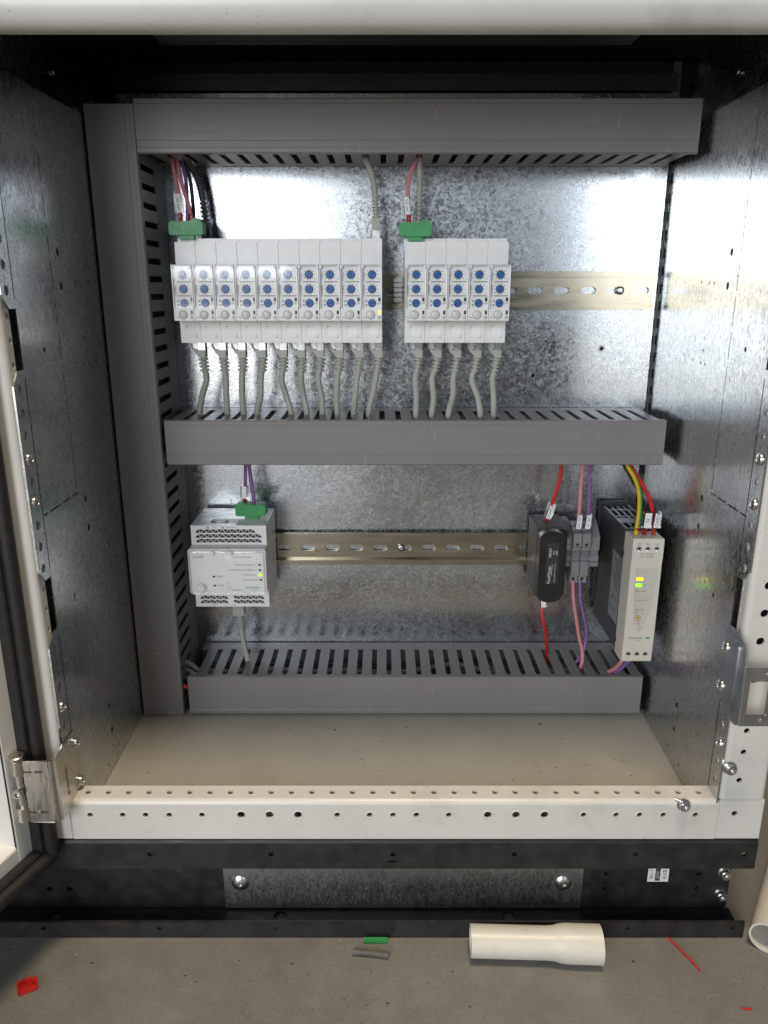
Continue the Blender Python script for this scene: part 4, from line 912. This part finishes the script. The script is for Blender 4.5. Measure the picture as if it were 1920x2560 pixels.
o.text('+', 3, TY(229, -112.1, pz0 + 3.8)).text('-', 3, TY(237, -112.1, pz0 + 3.8)).text('+', 2.6, TY(245, -112.1, pz0 + 3.8)); o.text('+', 1.6, TY(228.8, -113.7, pz1 - 4.8))
o.text('ABLM1A24025', 1.7, TY(234.8, -113.0, 281)).text('24V    3A', 2.0, TY(234.8, -113.0, 262.5)).text('Iout(V)', 1.7, TY(231.5, -113.0, 259.4)).text('24  28.8', 1.8, TY(233.5, -113.0, 248.6)).text('~', 3, TY(238.2, -113.0, 293.0)).text('=', 2.6, TY(237.6, -113.0, 287))
o.build('lettering', 'print_dark', fo, dedupe=False)
pt('Schneider', 3.6, 233.8, 234.3, -112.95, 'print_green'); pt('Electric', 1.8, 237.5, 231.8, -112.95, 'print_green')
MB().box(243.4, 247.2, -112.98, -112.82, 233.4, 235).build('logo_bar', 'print_green', fo)
# tongue shaped clear window
def tongue(k, zt, zb, xl, xr):
    pts = [(xl, zt), (xr, zt)]
    for i in range(1, 10):
        u = i / 10; zz = zt + (zb - zt) * (1 - (1 - u) ** 1.6 if False else u)
        pts.append(((xl + xr) / 2 - .8 * u + (xr - xl) / 2 * (1 - u ** 3.2), zz))
    pts.append(((xl + xr) / 2 - .8, zb))
    for i in range(9, 0, -1):
        u = i / 10; zz = zt + (zb - zt) * u
        pts.append(((xl + xr) / 2 - .8 * u - (xr - xl) / 2 * (1 - u ** 3.2), zz))
    return pts
MB().plate(tongue(1, 303, 238.8, 228, 247.2), [tongue(1, 301.8, 241.5, 229, 246.2)], 'Y', -114.0, -112.82).build('window_rim', 'psu_cream', fo, bevel=.2, seg=1)
MB().plate(tongue(1, 301.7, 241.6, 229.1, 246.1), [], 'Y', -113.6, -113.3).build('clear_window', 'clear_plastic', fo)
MB().plate(rrect(228.9, 235.4, 291.8, 294.8, .8, 3), [], 'Y', -113.9, -113.62).build('indicator', 'led_yellow', fo)
MB().plate(rrect(228.6, 234.9, 285.6, 288.8, .8, 3), [], 'Y', -113.9, -113.62).build('indicator', 'led_green', fo)
MB().plate(circ(233.6, 254, 3.2, 22), [circ(233.6, 254, 2.7, 22)], 'Y', -113.1, -112.85).build('dial_ring', 'print_grey', fo)
MB().lathe([(1.8, 0), (1.7, .6), (0, .6)], (233.6, -112.82, 254), 'Y', 16).build('voltage_dial', 'wire_yellow', fo)
for x in (235, 239.4): MB().plate(circ(x, 275.6, 1.9, 16), [circ(x, 275.6, 1.5, 16)], 'Y', -114.1, -113.62).build('moulded_ring', 'psu_cream', fo)
MB().box(230, 241.5, -112.98, -112.82, 271.9, 272.2).build('printed_line', 'print_grey', fo)
# side rating label
sl = MB().box(px0 + .05, px0 + .28, -86, -58, 236, 303); sl.build('rating_label', 'silver_label', P)
t = MB()
for k in range(13):
    w_ = 8 + (k * 37 % 13); t.add([(px0 + .02, -85, 300 - k * 2.6), (px0 + .02, -85 + w_ * 1.2, 300 - k * 2.6), (px0 + .02, -85 + w_ * 1.2, 299.2 - k * 2.6), (px0 + .02, -85, 299.2 - k * 2.6)], [(0, 1, 2, 3)])
for k, (y, z) in enumerate(((-80, 258), (-72, 260), (-66, 256), (-78, 248), (-70, 246), (-64, 248))): t.plate(circ(y, z, 2.2, 10), [circ(y, z, 1.5, 10)], 'X', px0 + .01, px0 + .04)
t.build('printed_lines', 'print_dark', P, dedupe=False)
for z in (310, 222): MB().box(px0 - .12, px0 + 1, -91.5, -88.6, z - 2, z + 2).build('clip_notch', 'led_off', P)

# ================================================================== things on the concrete floor
def pvc(name, prof, base, dirv, label, wall=2.2, n=40):
    d = Vector(dirv).normalized(); side = d.cross(Vector((0, 0, 1))).normalized(); up = Vector((0, 0, 1))
    vs = []; fs = []; K = len(prof)
    loop = [(s, r) for s, r in prof] + [(s, r - wall) for s, r in reversed(prof)]
    for s, r in loop:
        for k in range(n):
            a = 2 * math.pi * k / n; c = Vector(base) + d * s
            rr = r
            p = c + side * (rr * math.cos(a)) + up * (rr * math.sin(a)); vs.append(p)
    L = len(loop)
    for i in range(L):
        j = (i + 1) % L
        for k in range(n): fs.append((i * n + k, i * n + (k + 1) % n, j * n + (k + 1) % n, j * n + k))
    o = MB().add(vs, fs).build(name, 'pvc_cream', None, base=(base[0], base[1], ZF), angle=40)
    return tag(o, label, 'pipe')
r1 = 12.3
pvc('pipe_offcut', [(0, r1), (60, r1), (66, r1 + .5), (71, r1 + 1.8), (76, r1 + 2.3), (103, r1 + 2.3)], (69, -274.5, ZF + r1 + 1.8), (1, -.035, .0), 'cream plastic pipe offcut with flared end lying before the plinth')
pvc('pipe_length', [(0, 13.5), (300, 13.5)], (307, -272, ZF + 13.7), (.56, .83, 0), 'cream plastic pipe running back along the right side of cabinet', 1.6)
g1 = MB().box(-16.5, 3, -264, -260.6, ZF + .2, ZF + 4).build('plastic_strip', 'green_plastic', None, bevel=.4, base=(-7, -262, ZF)); tag(g1, 'thin green plastic strip lying against the plinth', 'strip')
g2 = MB().tube([(-24.9, -274, ZF + 2.6), (-10, -275.5, ZF + 2.6), (3.9, -277.6, ZF + 2.6)], 2.5, 10, smooth=3).build('rubber_offcut', 'grey_rubber', None, base=(-10, -276, ZF)); tag(g2, 'dark grey rubber offcut on the concrete floor', 'offcut')
t = thing('plastic_clip', (-273, -304, ZF), 'broken red plastic clip on the concrete floor', 'clip')
MX = Matrix.Translation((-273, -304, ZF + .2)) @ Matrix.Rotation(R(28), 4, 'Z')
MB().box(-7, 7, -6, 6, 0, 1.6).xf(MX).build('plate', 'red_plastic', t, bevel=.3)
MB().box(-7, 7, -6.4, -4.9, .1, 4).xf(MX).build('rib', 'red_plastic', t, bevel=.3); MB().box(-7.2, -5.8, -5, 6, .1, 4.6).xf(MX).build('rib', 'red_plastic', t, bevel=.3)
MB().box(5.6, 7.1, -4.8, 5.6, .1, 3).xf(MX).build('rib', 'red_plastic', t, bevel=.3); MB().box(-5.6, 5.4, -.5, .5, 1.5, 2.8).xf(MX).build('rib', 'red_plastic', t)
MB().box(-4.6, 3.5, 2.4, 5.6, 1.5, 3.6).xf(MX).build('boss', 'red_plastic', t, bevel=.4)
o = MB().tube([(233.7, -258.6, ZF + .9), (238, -268, ZF + .9), (243, -279, ZF + 1.2), (247.5, -290.3, ZF + .8)], .75, 6).build('wire_scrap', 'wire_red', None, base=(240, -274, ZF)); tag(o, 'longer thin red wire scrap on the floor beside the plinth', 'wire scrap')
o = MB().tube([(265.7, -322.6, ZF + .8), (269, -323.3, ZF + .8), (273.1, -323.4, ZF + .8)], .7, 6).build('wire_scrap', 'wire_red', None, base=(269, -323, ZF)); tag(o, 'tiny red wire scrap at the lower right floor edge', 'wire scrap')
def crumbs(name, n, fx, fy, z, m, label, lo, hi, seed):
    rr = random.Random(seed); mb = MB()
    for i in range(n):
        x, y = fx(rr), fy(rr); s = rr.uniform(lo, hi) * (2.2 if rr.random() < .08 else 1); a = rr.uniform(0, 6.3)
        pts = [Vector((math.cos(a + q) * s * rr.uniform(.5, 1.5), math.sin(a + q) * s * rr.uniform(.4, 1), 0)) for q in (0, 1.6, 3.1, 4.7)]
        top = Vector((x, y, z + s * .5)); b = [Vector((x, y, z + .03)) + p for p in pts]
        mb.add(b + [top], [(0, 1, 4), (1, 2, 4), (2, 3, 4), (3, 0, 4), (3, 2, 1, 0)])
    o = mb.build(name, m, None); return tag(o, label, kind='stuff')
crumbs('swarf', 130, lambda r: r.uniform(-235, 250), lambda r: r.uniform(-236, -82), 132, 'dirt', 'dark drilling crumbs scattered on the cabinet floor', .3, 1.0, 3)
crumbs('floor_grit', 150, lambda r: r.uniform(-300, 330), lambda r: r.uniform(-345, -262), ZF, 'dirt', 'dark grit on the concrete floor', .25, .7, 5)
crumbs('floor_chips', 40, lambda r: r.uniform(-300, 330), lambda r: -259.5 - abs(r.gauss(0, 26)), ZF, 'crumb', 'pale chips on the concrete floor by the plinth', .2, .5, 7)
crumbs('plinth_dust', 60, lambda r: r.uniform(-280, 280), lambda r: r.uniform(-254, -231), ZF + 2.8, 'crumb', 'dust and chips lying in the plinth channel', .15, .5, 9)

for o in bpy.data.objects:
    if '_b' in o: del o['_b']
